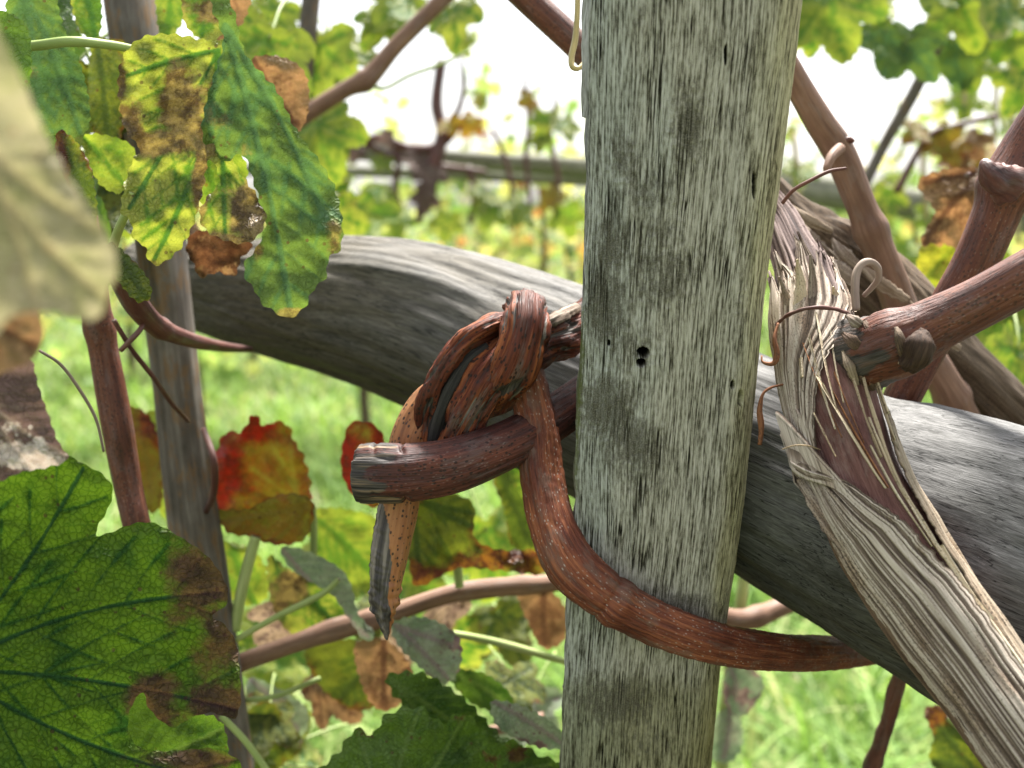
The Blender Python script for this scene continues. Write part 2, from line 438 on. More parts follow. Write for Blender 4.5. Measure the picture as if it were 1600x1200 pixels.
M_CORE = m_cane('inner_vine_bark', (0.085, 0.035, 0.03), (0.17, 0.078, 0.065), (0.26, 0.135, 0.115), grey=(0.28, 0.2, 0.17), greyamt=0.4, rough=0.6, fr=900, spec=0.25, bumpd=0.0014)
M_BARK = m_bark('pale_bark_strip', (0.035, 0.024, 0.019), (0.21, 0.16, 0.122), (0.58, 0.51, 0.43), tamt=0.45)
M_BARKB = m_bark('brown_bark_strip', (0.03, 0.017, 0.012), (0.11, 0.07, 0.048), (0.24, 0.17, 0.12), tamt=0.3)
M_BARKP = m_bark('purplish_bark', (0.03, 0.019, 0.018), (0.13, 0.09, 0.082), (0.28, 0.215, 0.195), tamt=0.2)
M_STRAW = m_bark('straw_fibre', (0.32, 0.24, 0.15), (0.52, 0.42, 0.28), (0.7, 0.62, 0.48), tamt=0.35)
M_RUST = m_bark('rust_fibre', (0.15, 0.06, 0.03), (0.34, 0.15, 0.07), (0.45, 0.22, 0.11), tamt=0.1)
M_HOLE = NB('dark_hole'); M_HOLE = M_HOLE.done(M_HOLE.principled((0.01, 0.009, 0.008), 0.9, 0.1))
M_TEND = m_cane('dry_tendril', (0.16, 0.12, 0.09), (0.26, 0.2, 0.16), (0.4, 0.33, 0.27), greyamt=0.2, rough=0.6, fr=200)
M_STEMY = m_cane('yellow_tendril', (0.26, 0.21, 0.08), (0.38, 0.31, 0.13), (0.48, 0.4, 0.2), greyamt=0.0, rough=0.5, fr=100)
M_STEM = m_cane('green_stem', (0.18, 0.26, 0.06), (0.30, 0.38, 0.12), (0.42, 0.48, 0.2), greyamt=0.0, rough=0.5, fr=100)

L_GREEN = m_leaf('leaf_big_green', (0.026, 0.075, 0.016), (0.085, 0.155, 0.016), vein=(0.016, 0.05, 0.024), stain=(0.045, 0.02, 0.022), stain2=(0.10, 0.052, 0.035), amt=0.14, edge=0.3, net=0.8, trans=0.2, rough=0.65, spec=0.14, soft=(0.08, 0.75, 0.9))
L_SILV = m_leaf('leaf_blue_green', (0.085, 0.165, 0.075), (0.135, 0.205, 0.06), vein=(0.085, 0.16, 0.085), stain=(0.10, 0.055, 0.035), stain2=(0.30, 0.24, 0.10), amt=0.14, edge=0.2, net=0.15, trans=0.25, veinamt=0.55, spec=0.12, rough=0.65, soft=(0.25, 0.7, 0.95))
L_YG = m_leaf('leaf_yellow_green', (0.10, 0.19, 0.025), (0.30, 0.32, 0.07), vein=(0.04, 0.11, 0.03), stain=(0.08, 0.045, 0.03), stain2=(0.26, 0.18, 0.09), amt=0.36, edge=0.4, net=0.3, trans=0.3, soft=(0.25, 0.7, 0.95))
L_LIME = m_leaf('leaf_lime', (0.13, 0.235, 0.035), (0.29, 0.345, 0.06), vein=(0.09, 0.19, 0.03), stain=(0.2, 0.12, 0.03), stain2=(0.35, 0.28, 0.05), amt=0.1, edge=0.15, net=0.2, trans=0.32)
L_PALE = m_leaf('leaf_pale_cream', (0.34, 0.33, 0.16), (0.46, 0.40, 0.26), vein=(0.50, 0.36, 0.26), stain=(0.34, 0.24, 0.14), stain2=(0.47, 0.38, 0.27), amt=0.42, edge=0.2, net=0.05, trans=0.3, tcol=(1.1, 1.1, 0.9), rough=0.7, spec=0.2, veinamt=0.4)
L_BROWN = m_leaf('leaf_dry_brown', (0.17, 0.10, 0.055), (0.30, 0.20, 0.11), vein=(0.09, 0.05, 0.03), stain=(0.07, 0.035, 0.02), stain2=(0.14, 0.075, 0.04), amt=0.4, edge=0.3, net=0.2, trans=0.3, tcol=(1.3, 1.0, 0.7), rough=0.7, spec=0.2)
L_WITHER = m_leaf('leaf_withered_purple', (0.11, 0.07, 0.06), (0.17, 0.11, 0.10), vein=(0.25, 0.2, 0.16), stain=(0.62, 0.56, 0.50), stain2=(0.5, 0.42, 0.36), amt=0.0, edge=0.0, net=0.2, trans=0.25, tcol=(1.1, 1.0, 0.9), rough=0.7, spec=0.2)
L_RED = m_leaf('leaf_red_yellow', (0.42, 0.21, 0.025), (0.38, 0.34, 0.04), vein=(0.40, 0.42, 0.06), stain=(0.40, 0.03, 0.015), stain2=(0.20, 0.03, 0.015), amt=0.47, edge=0.6, net=0.15, trans=0.4, tcol=(1.4, 1.1, 0.6), soft=(-0.15, 1.0, 1.0))
L_ORANGE = m_leaf('leaf_orange', (0.30, 0.15, 0.02), (0.26, 0.24, 0.03), vein=(0.2, 0.18, 0.03), stain=(0.09, 0.022, 0.012), stain2=(0.24, 0.05, 0.012), amt=0.5, edge=0.5, net=0.2, trans=0.3, tcol=(1.4, 1.1, 0.6), soft=(0.15, 0.75, 1.0))
L_OLIVE = m_leaf('leaf_olive', (0.08, 0.115, 0.02), (0.17, 0.19, 0.03), vein=(0.05, 0.075, 0.02), stain=(0.085, 0.025, 0.02), stain2=(0.22, 0.09, 0.02), amt=0.4, edge=0.5, net=0.3, trans=0.3, soft=(0.2, 0.75, 1.0))
L_GREY = m_leaf('leaf_grey_underside', (0.20, 0.27, 0.18), (0.30, 0.34, 0.25), vein=(0.25, 0.18, 0.2), stain=(0.16, 0.09, 0.10), stain2=(0.30, 0.2, 0.2), amt=0.26, edge=0.45, net=0.15, trans=0.3, tcol=(1.2, 1.3, 0.9), rough=0.6)
L_DKGREEN = m_leaf('leaf_dark_green', (0.035, 0.085, 0.015), (0.09, 0.16, 0.025), vein=(0.12, 0.19, 0.05), stain=(0.08, 0.04, 0.02), stain2=(0.14, 0.09, 0.03), amt=0.15, edge=0.2, net=0.35, trans=0.3)
L_RUSTBR = m_leaf('leaf_brown_over_yellow', (0.28, 0.38, 0.03), (0.40, 0.42, 0.05), vein=(0.2, 0.26, 0.03), stain=(0.13, 0.06, 0.03), stain2=(0.28, 0.16, 0.09), amt=0.05, edge=0.1, net=0.2, trans=0.35, tcol=(1.4, 1.2, 0.7))

# ------------------------------------------------------------------ ground, grass
def ground():
    n = 60
    xs = np.concatenate([-np.geomspace(400, 1, 14), np.linspace(-0.9, 0.9, 7), np.geomspace(1, 400, 14)])
    ys = np.concatenate([[-60, -20, -6, -2], np.linspace(-1, 10, 24), np.geomspace(11, 1500, 16)])
    X, Y = np.meshgrid(xs, ys)
    Z = 0.02 * perlin(np.stack([X * 0.7, Y * 0.7, 0 * X], 2)) - 0.02
    V = np.stack([X, Y, Z], 2).reshape(-1, 3)
    i = np.arange(len(V)).reshape(len(ys), len(xs))
    F = np.stack([i[:-1, :-1], i[:-1, 1:], i[1:, 1:], i[1:, :-1]], 2).reshape(-1, 4)
    o = obj('ground', V, F, m_ground(), origin=(0, 0, 0))
    o['kind'] = 'structure'
ground()

def grass():
    def blades(n, y0, y1, h0, h1, wd):
        u = rng.random(n)
        y = y0 * (y1 / y0) ** u
        x = (rng.random(n) * 2 - 1) * (0.62 * y + 0.25)
        cl = perlin(np.stack([x * 2.3, y * 2.3, 0 * x], 1))
        keep = rng.random(n) < np.clip(0.75 + cl * 1.2, 0.12, 1)
        x, y, cl = x[keep], y[keep], cl[keep]; n = len(x)
        h = (h0 + (h1 - h0) * rng.random(n) ** 1.5) * (1 + 0.5 * cl)
        a = rng.random(n) * 2 * math.pi; ln = rng.random(n) ** 0.7 * 1.25 + 0.15
        dx, dy = np.cos(a), np.sin(a)
        pa = a + math.pi / 2 + rng.normal(0, 0.5, n)
        wx, wy = np.cos(pa) * wd, np.sin(pa) * wd
        wsc = 0.6 + 0.8 * rng.random(n)
        V = []
        for t, ww in ((0, 1.0), (0.4, 0.95), (0.75, 0.65), (1.0, 0.04)):
            off = ln * h * t ** 1.8
            z = h * (t - 0.35 * ln * t ** 2.4)
            cx, cy = x + dx * off, y + dy * off
            V.append(np.stack([cx - wx * ww * wsc, cy - wy * ww * wsc, z - 0.015], 1))
            V.append(np.stack([cx + wx * ww * wsc, cy + wy * ww * wsc, z - 0.015], 1))
        V = np.stack(V, 1)                                   # n,8,3
        i = np.arange(n)[:, None] * 8
        F = np.concatenate([i + np.array([[0, 1, 3, 2]]), i + np.array([[2, 3, 5, 4]]), i + np.array([[4, 5, 7, 6]])], 0)
        rn = np.clip(rng.random(n) * 0.8 + 0.2 * (0.5 - cl), 0, 1)
        return V.reshape(-1, 3), F, np.repeat(rn, 8)
    parts = [blades(42000, 1.5, 4.0, 0.06, 0.20, 0.0036), blades(46000, 4.0, 16.0, 0.07, 0.2, 0.006)]
    parts.append(blades(3800, 1.4, 3.6, 0.16, 0.36, 0.0048))
    Vs, Fs, Rn, k = [], [], [], 0
    for V, F, r in parts:
        Vs.append(V); Fs.append(F + k); Rn.append(r); k += len(V)
    m = m_blades('grass_blades', [(0.0, (0.06, 0.125, 0.02)), (0.35, (0.16, 0.285, 0.055)), (0.70, (0.28, 0.41, 0.105)), (0.88, (0.42, 0.42, 0.19)), (1.0, (0.50, 0.46, 0.30))])
    o = obj('grass', np.vstack(Vs), np.vstack(Fs), m, attrs={'rnd': np.concatenate(Rn)}, origin=(0, 3, 0))
    o['kind'] = 'stuff'; o['label'] = 'bright pale green meadow grass below the trellis'
grass()

# ------------------------------------------------------------------ leaves
def resample(pts, step, closed=True):
    P = np.asarray(pts, float)
    if closed: P = np.vstack([P, P[:1]])
    seg = np.linalg.norm(np.diff(P, axis=0), axis=1); s = np.concatenate([[0], np.cumsum(seg)])
    n = max(8, int(s[-1] / step)); q = np.linspace(0, s[-1], n, endpoint=not closed)
    return np.stack([np.interp(q, s, P[:, 0]), np.interp(q, s, P[:, 1])], 1)

def smooth_closed(pts, sub=8):
    P = np.asarray(pts, float); n = len(P); out = []
    t = np.linspace(0, 1, sub, endpoint=False)[:, None]
    for i in range(n):
        p0, p1, p2, p3 = P[i - 1], P[i], P[(i + 1) % n], P[(i + 2) % n]
        out.append(0.5 * (2 * p1 + (p2 - p0) * t + (2 * p0 - 5 * p1 + 4 * p2 - p3) * t ** 2 + (3 * p1 - p0 - 3 * p2 + p3) * t ** 3))
    return np.vstack(out)

def inside(P, poly):
    x, y = P[:, 0], P[:, 1]; c = np.zeros(len(P), bool)
    a = poly; b = np.roll(poly, -1, 0)
    for (x0, y0), (x1, y1) in zip(a, b):
        if y0 == y1: continue
        k = ((y0 > y) != (y1 > y)) & (x < (x1 - x0) * (y - y0) / (y1 - y0) + x0)
        c ^= k
    return c

def seg_dist(P, A, B):
    d = np.full(len(P), 1e9); 
    for a, b in zip(A, B):
        ab = b - a; L = ab.dot(ab) + 1e-12
        t = np.clip(((P - a) @ ab) / L, 0, 1)
        d = np.minimum(d, np.linalg.norm(P - a - t[:, None] * ab, axis=1))
    return d

def veins_from(base, tips, size):
    out = []
    base = np.array(base, float)
    for t in tips:
        t = np.array(t, float); v = t - base; L = np.linalg.norm(v); nrm = np.array([-v[1], v[0]]) / L
        bow = random.uniform(-0.06, 0.06) * L
        main = np.array([base + v * k + nrm * bow * math.sin(math.pi * k) for k in np.linspace(0, 1, 9)])
        out.append((main, 1.0))
        m = max(3, int(L / size * 12))
        for j in range(1, m):
            k = j / m
            p = base + v * k + nrm * bow * math.sin(math.pi * k)
            for sgn in (-1, 1):
                dr = v / L * 0.75 + nrm * sgn * 0.75
                l2 = L * 0.42 * (1 - k * 0.75) * random.uniform(0.8, 1.15)
                q = [p + dr * l2 * tt + v / L * l2 * 0.22 * tt * tt for tt in np.linspace(0, 1, 5)]
                out.append((np.array(q), 0.55))
    return out

def leaf2d(outline, veins, step, vw):
    """flat leaf: points, faces, vein mask, edge nearness"""
    out = resample(outline, step)
    if np.sum(out[:, 0] * np.roll(out[:, 1], -1) - out[:, 1] * np.roll(out[:, 0], -1)) < 0: out = out[::-1]
    lo, hi = out.min(0), out.max(0)
    gx = np.arange(lo[0], hi[0], step); gy = np.arange(lo[1], hi[1], step * 0.87)
    G = np.array([(x + (step / 2 if j % 2 else 0), y) for j, y in enumerate(gy) for x in gx])
    G = G + rng.normal(0, step * 0.12, G.shape)
    G = G[inside(G, out)]
    ed = seg_dist(G, out, np.roll(out, -1, 0))
    G = G[ed > step * 0.55]
    P = np.vstack([out, G]); n = len(out)
    r = delaunay_2d_cdt([Vector(p) for p in P], [(k, (k + 1) % n) for k in range(n)], [], 0, 1e-7, False)
    V = np.array([tuple(v) for v in r[0]]); F = np.array([tuple(f) for f in r[2]])
    F = F[inside(V[F].mean(1), out)].tolist()
    vm = np.zeros(len(V))
    for pl, wgt in veins:
        d = seg_dist(V, pl[:-1], pl[1:])
        vm = np.maximum(vm, wgt * np.exp(-(d / (vw * (0.6 + 0.4 * wgt))) ** 2))
    ed = seg_dist(V, out, np.roll(out, -1, 0))
    return V, F, vm, ed

def teeth(outline, amp, period, seed=0):
    P = resample(outline, period / 6)
    T = np.roll(P, -1, 0) - np.roll(P, 1, 0); T /= np.linalg.norm(T, axis=1)[:, None] + 1e-9
    N = np.stack([T[:, 1], -T[:, 0]], 1)
    area = 0.5 * np.sum(P[:, 0] * np.roll(P[:, 1], -1) - P[:, 1] * np.roll(P[:, 0], -1))
    if area < 0: N = -N
    k = np.arange(len(P)); ph = (k / 6.0)
    mod = 0.6 + 0.6 * np.abs(perlin(np.stack([ph * 0.37 + seed, 0 * ph, 0 * ph + seed], 1)))
    saw = np.abs((ph % 1.0) - 0.35); saw = 1 - saw / 0.65
    return P + N * (1.9 * amp * mod * (saw - 0.4))[:, None]

def traced_leaf(name, outline, mat, d0, parent, base=None, tips=None, gx=0.0, gy=0.0, bend=0.0, fold=None, wob=0.004, step=7.0, tooth=(4.0, 16.0), stains=(), label=None, vw=5.0, smooth=True):
    """a leaf with its own outline: d0 depth at its middle, gx/gy slopes of depth, bend = cupping, fold=(x0,y0,x1,y1,amount)"""
    O = np.array(outline, float)
    if smooth: O = smooth_closed(O)
    if tooth: O = teeth(O, tooth[0], tooth[1], d0 * 10)
    c = O.mean(0); size = np.linalg.norm(O.max(0) - O.min(0))
    if base is None: base = O[0]
    if tips is None: tips = [c]
    vs = veins_from(base, tips, size)
    V, F, vm, ed = leaf2d(O, vs, step, vw)
    x, y = V[:, 0], V[:, 1]; m = K * d0
    lx, ly = (x - c[0]) * m, (y - c[1]) * m
    d = d0 + gx * lx + gy * ly + bend * ((lx ** 2 + ly ** 2) / (size * m * 0.5) )
    if fold is not None:
        x0, y0, x1, y1, am = fold
        L = math.hypot(x1 - x0, y1 - y0)
        sd_ = ((x - x0) * (y1 - y0) - (y - y0) * (x1 - x0)) / L * m
        d = d + am * np.sqrt(sd_ ** 2 + 0.004 ** 2)
    sdn = d0 * 31.7
    d = d + wob * fbm(np.stack([lx * 38, ly * 38, 0 * lx + sdn], 1), 3) + 0.0012 * vm
    d = d + 0.005 * np.exp(-ed / (size * 0.05)) * perlin(np.stack([lx * 60, ly * 60, 0 * lx + sdn + 9], 1)) * min(1.0, size * m / 0.06)
    d = d - 0.0004 * fbm(np.stack([lx * 190, ly * 190, 0 * lx + sdn], 1), 2) * (1 - vm)
    Pw = W(x, y, d)
    st = np.zeros(len(V))
    for (sx, sy, rx, ry, a) in stains:
        q = ((x - sx) / rx) ** 2 + ((y - sy) / ry) ** 2
        st = np.maximum(st, a * np.exp(-q * 0.8))
    at = {'lc': np.stack([lx, ly, 0 * lx + sdn], 1), 'vein': vm, 'edge': np.exp(-ed / (size * 0.045)), 'stain': st}
    o = obj(name, Pw, F, mat, parent, at)
    if label: o['label'] = label
    return o

# generic vine-leaf meshes, 1 unit = length of blade
def vine_outline(seed):
    rs = random.Random(seed)
    lob = [(0, 1.0, 30), (rs.uniform(50, 60), rs.uniform(0.78, 0.9), 30), (-rs.uniform(50, 60), rs.uniform(0.78, 0.9), 30), (112, rs.uniform(0.5, 0.65), 38), (-112, rs.uniform(0.5, 0.65), 38)]
    pts = []
    for a in np.linspace(-168, 168, 90):
        r = 0.32
        for (c, rr, wd) in lob:
            t = abs(a - c) / wd
            r = max(r, rr * (1 - 0.42 * min(t, 1.6) ** 1.6))
        if abs(a) > 140: r *= 1 - 0.5 * (abs(a) - 140) / 28
        pts.append((math.sin(R(a)) * r, math.cos(R(a)) * r))
    return np.array(pts)

def generic_leaf_mesh(seed, curl, fold, droop):
    O = teeth(vine_outline(seed), 0.045, 0.14, seed)
    tips = [(0, 0.95), (0.68, 0.5), (-0.68, 0.5), (0.5, -0.22), (-0.5, -0.22)]
    V, F, vm, ed = leaf2d(O, veins_from((0, 0), tips, 2.0), 0.075, 0.03)
    x, y = V[:, 0], V[:, 1]; r2 = x * x + y * y
    z = -curl * r2 + fold * np.abs(x) - droop * np.maximum(y, 0) ** 2 + 0.16 * fbm(np.stack([x * 1.8, y * 1.8, 0 * x + seed], 1), 3) - 0.02 * vm
    me = bpy.data.meshes.new('leaf')
    me.from_pydata(np.stack([x, y, z], 1).tolist(), [], F)
    for an, av in (('vein', vm), ('edge', np.exp(-ed / 0.09)), ('stain', 0 * vm)):
        a = me.attributes.new(an, 'FLOAT', 'POINT'); a.data.foreach_set('value', av.astype(np.float32))
    a = me.attributes.new('lc', 'FLOAT_VECTOR', 'POINT'); a.data.foreach_set('vector', (np.stack([x, y, 0 * x], 1) * 0.06).astype(np.float32).ravel())
    me.polygons.foreach_set('use_smooth', np.ones(len(me.polygons), bool))
    me.materials.append(L_YG)
    return me
GEN = [generic_leaf_mesh(k + 3, random.uniform(-0.15, 0.35), random.uniform(-0.25, 0.45), random.uniform(0, 0.5)) for k in range(10)]
def petiole_mesh():
    PR = [(0, 0, 0, 0.022), (0.02, -0.25, -0.06, 0.02), (0.06, -0.6, -0.2, 0.02), (0.05, -0.95, -0.4, 0.026)]
    V, F, A = tube_data(np.array(PR), 6, 0.12)
    me = bpy.data.meshes.new('petiole'); me.from_pydata(V.tolist(), [], F)
    a = me.attributes.new('gc', 'FLOAT_VECTOR', 'POINT'); a.data.foreach_set('vector', (A['gc'] * 0.06).astype(np.float32).ravel())
    me.polygons.foreach_set('use_smooth', np.ones(len(me.polygons), bool))
    me.materials.append(M_STEM); return me
PET = petiole_mesh()
CAMR = Matrix(((RGT[0], UPV[0], -FWD[0]), (RGT[1], UPV[1], -FWD[1]), (RGT[2], UPV[2], -FWD[2])))
def leaf_at(parent, px, py, d, size_px, roll, tilt, yaw, mat, shape=None, petiole=True, name='leaf', pos=None, size=None):
    me = GEN[random.randrange(len(GEN))] if shape is None else GEN[shape % len(GEN)]
    o = bpy.data.objects.new(name, me); COL.objects.link(o); o.parent = parent
    p = P3(px, py, d) if pos is None else np.asarray(pos)
    sc = size_px * d * K if size is None else size
    rot = CAMR @ Matrix.Rotation(R(roll), 3, 'Z') @ Matrix.Rotation(R(tilt), 3, 'X') @ Matrix.Rotation(R(yaw), 3, 'Y')
    o.matrix_local = Matrix.Translation(Vector(p - WLOC[parent.name])) @ rot.to_4x4() @ Matrix.Scale(sc, 4)
    o.material_slots[0].link = 'OBJECT'; o.material_slots[0].material = mat
    if petiole:
        c = bpy.data.objects.new('petiole', PET); COL.objects.link(c); c.parent = o
    return o

# ------------------------------------------------------------------ the post
def post():
    y_in = np.arange(-120, 1235, 1.8)
    ys = np.concatenate([np.arange(-900, -120, 26.0), y_in])
    L_ = np.array([(-900, 938), (0, 921), (100, 920), (180, 919), (300, 918), (450, 913), (600, 906), (700, 899), (830, 895), (950, 887), (1030, 882), (1240, 876)])
    R_ = np.array([(-900, 1375), (0, 1274), (80, 1265), (200, 1248), (300, 1235), (400, 1220), (480, 1209), (580, 1200), (680, 1190), (800, 1178), (900, 1163), (970, 1152), (1060, 1139), (1240, 1122)])
    xl = np.interp(ys, L_[:, 0], L_[:, 1]); xr = np.interp(ys, R_[:, 0], R_[:, 1])
    d = 1 / (2.703 - 0.000441 * ys)
    PL = W(xl, ys, d); PR = W(xr, ys, d)
    # carry on straight down into the ground
    dirL = (PL[-1] - PL[-120]); dirR = (PR[-1] - PR[-120])
    tz = np.linspace(0, 1, 40)[1:]
    zl = -0.15
    PL = np.vstack([PL, PL[-1] + dirL * ((zl - PL[-1][2]) / dirL[2]) * tz[:, None]])
    PR = np.vstack([PR, PR[-1] + dirR * ((zl - PR[-1][2]) / dirR[2] * 1.0) * tz[:, None]])
    ysx = np.concatenate([ys, np.linspace(1240, 2600, 39)])
    n = len(PL)
    C = (PL + PR) / 2; s = np.concatenate([[0], np.cumsum(np.linalg.norm(np.diff(C, axis=0), axis=1))])
    wd = np.linalg.norm(PR - PL, axis=1)
    ax = C[500] - C[60]; ax /= np.linalg.norm(ax)
    back = np.cross(RGT, ax); back = back if back[1] > 0 else -back
    # section: fraction across, depth
    nf = 250
    fr = np.linspace(0, 1, nf)
    th = 0.040
    def front_z(f, w):
        x = f * w; z = 0.0035 * (2 * f - 1) ** 2
        rl, rr = 0.0018, 0.017
        a = np.clip((rl - x) / rl, 0, 1); z = z + rl * (1 - np.sqrt(np.maximum(0, 1 - a * a)))
        a = np.clip((x - (w - rr)) / rr, 0, 1); z = z + rr * 1.0 * (1 - np.sqrt(np.maximum(0, 1 - a * a)))
        return z
    fr2 = np.concatenate([np.linspace(0, 0.05, 22, endpoint=False), np.linspace(0.05, 0.8, 300, endpoint=False), 0.8 + 0.2 * np.sin(np.linspace(0, math.pi / 2, 90))])
    f = np.repeat(fr2[None], n, 0); w = wd[:, None]
    X = f * w; Z = front_z(f, w)
    sR = np.linspace(0, 1, 10)[1:]; sL = np.linspace(1, 0, 16)[:-1]
    zr = Z[:, -1:] + (th - Z[:, -1:]) * sR[None]
    bf = np.linspace(1, 0, 14)[1:-1]
    zl_ = Z[:, :1] + (th - Z[:, :1]) * sL[None]
    Xa = np.concatenate([X, np.repeat(w, 9, 1) - 0.004 * sR[None] ** 2, bf[None] * w, np.zeros_like(zl_)], 1)
    Za = np.concatenate([Z, zr, np.full((n, 12), th), zl_], 1)
    chip = sstep(183, 190, ysx + 6 * perlin(np.stack([ysx * 0.02, 0 * ysx, 0 * ysx], 1)))[:, None]
    nl = zl_.shape[1]
    Xa[:, -nl:] += chip * 0.011 * np.linspace(1, 0, nl)[None] ** 0.7
    Xa[:, -nl:] += 0.0012 * perlin(np.stack([Za[:, -nl:] * 300, np.repeat(s[:, None], nl, 1) * 60, 0 * Za[:, -nl:]], 2))
    nc = Xa.shape[1]
    SS = np.repeat(s[:, None], nc, 1)
    # unrolled coordinate round the section for the grain
    ref = 400
    dU = np.hypot(np.diff(Xa[ref]), np.diff(Za[ref])); U = np.concatenate([[0], np.cumsum(dU)])
    UU = np.repeat(U[None], n, 0) + 0.0012 * perlin(np.stack([SS * 9, np.repeat(U[None], n, 0) * 30, 0 * SS], 2))
    f1 = perlin(np.stack([UU * 1150, SS * 44, 0 * SS + 3.1], 2))
    f2 = perlin(np.stack([UU * 1700, SS * 90, 0 * SS + 9.7], 2)) + 0.5 * perlin(np.stack([UU * 1500, SS * 420, 0 * SS + 2.7], 2))
    f3 = perlin(np.stack([UU * 260, SS * 26, 0 * SS + 5.2], 2))
    ckn = perlin(np.stack([UU * 900, SS * 18, 0 * SS + 1.9], 2))
    ckm = sstep(0.12, 0.5, perlin(np.stack([UU * 160, SS * 45, 0 * SS + 6.6], 2)))
    crack = np.exp(-(ckn / 0.075) ** 2) * ckm
    h = 0.60 + 0.34 * f1 + 0.44 * f2 + 0.11 * f3 - 0.6 * crack
    # dark fuzzy lichen
    px = np.concatenate([ys, np.linspace(1240, 2600, 39)])[:, None] * 0 + (xl.mean())  # placeholder shape
    pxx = np.interp(ysx, ys, xl)[:, None] + Xa / w * (np.interp(ysx, ys, xr) - np.interp(ysx, ys, xl))[:, None]
    pyy = np.repeat(ysx[:, None], nc, 1)
    li = np.full_like(SS, 0.0)
    for (cx, cy, rx, ry, a) in [(1075, 200, 34, 75, .75), (975, 250, 28, 50, .7), (1010, 300, 70, 45, .6), (955, 390, 34, 70, .75), (1040, 370, 55, 60, .55), (1035, 430, 70, 70, .65), (950, 480, 40, 80, .8), (985, 540, 60, 50, .6), (950, 640, 55, 60, .85), (990, 700, 60, 55, .75), (1010, 760, 50, 40, .5), (1030, 945, 110, 30, .7), (940, 880, 40, 30, .5), (1130, 190, 40, 50, .4), (1160, 480, 22, 60, .45), (960, 1095, 90, 55, .7), (1010, 1160, 60, 40, .5), (1000, 30, 18, 40, .5), (930, 770, 22, 40, .35)]:
        li = np.maximum(li, a * np.exp(-(((pxx - cx) / rx) ** 2 + ((pyy - cy) / ry) ** 2) * 0.7))
    fzn = fbm(np.stack([UU * 420, SS * 420, 0 * SS], 2), 3)
    lim = sstep(0.25, 0.6, li + 0.3 * fzn)
    H = 0.00055 * (h - 0.5) * (1 - 0.45 * lim) + 0.0006 * lim * (fzn + 0.3) - 0.0009 * crack
    H = H + 0.0009 * perlin(np.stack([UU * 45, SS * 12, 0 * SS + 2], 2))
    # worm and nail holes
    for (cx, cy, rx, ry, dp) in [(1005, 551, 10, 8.5, .016), (1002, 567, 7.5, 6.5, .012), (1160, 626, 5, 13, .008), (1147, 603, 4, 7, .004), (1180, 290, 3.5, 22, .004), (952, 537, 2.5, 5, .002), (1134, 86, 3, 16, .003)]:
        q = ((pxx - cx) / rx) ** 2 + ((pyy - cy) / ry) ** 2
        k = sstep(1.15, 0.55, q)
        k[:, fr2.size:] = 0
        H = H - dp * k; h = h * (1 - k) - 0.4 * k; li = li * (1 - k)
    # nicks along the left arris
    left = np.exp(-(Xa / 0.003) ** 2)
    H = H - 0.0022 * left * np.maximum(0, perlin(np.stack([0 * SS, SS * 55, 0 * SS + 4], 2)))
    # outward normal of section
    tx = np.gradient(Xa, axis=1); tz2 = np.gradient(Za, axis=1); ln = np.hypot(tx, tz2) + 1e-9
    nx, nz = tz2 / ln, -tx / ln
    Xd, Zd = Xa + nx * H, Za + nz * H
    V = PL[:, None] + (PR - PL)[:, None] / w[..., None] * Xd[..., None] + back * Zd[..., None]
    idx = np.arange(n * nc).reshape(n, nc)
    a = idx[:-1]; b = idx[1:]
    F = np.stack([a, b, np.roll(b, -1, 1), np.roll(a, -1, 1)], 2).reshape(-1, 4)
    V = V.reshape(-1, 3)
    moss = (0.75 * np.exp(-((pxx - np.interp(ysx, ys, xl)[:, None]) / 12) ** 2) * sstep(380, 560, pyy) * (0.4 + 0.6 * sstep(900, 700, pyy)))
    moss = np.maximum(moss, 0.55 * sstep(1.0, 0.95, 1 - Xa / w * 0) * sstep(0.93, 1.0, Xa / w) * sstep(500, 800, pyy))
    moss = np.maximum(moss, 0.4 * np.exp(-((pxx - np.interp(ysx, ys, xl)[:, None]) / 10) ** 2) * sstep(1020, 1080, pyy))
    sy = sstep(700, 1250, pyy) * 0.55 + 0.45 * sstep(1020, 1090, pyy)
    at = {'gc': np.stack([UU, 0 * UU, SS], 2).reshape(-1, 3), 'h': h.ravel(), 'lich': li.ravel(), 'fx': (Xa / w).ravel(), 'sy': sy.ravel(), 'moss': moss.ravel()}
    Fl = [tuple(q) for q in F.tolist()] + [tuple(idx[0].tolist())]
    o = obj('wooden_post', V, F, M_POST, attrs=at, origin=C[-1])
    tag(o, 'weathered grey-green wooden post with lichen and two nail holes, bound by the tie', 'post')
    return C, wd, ysx
post()

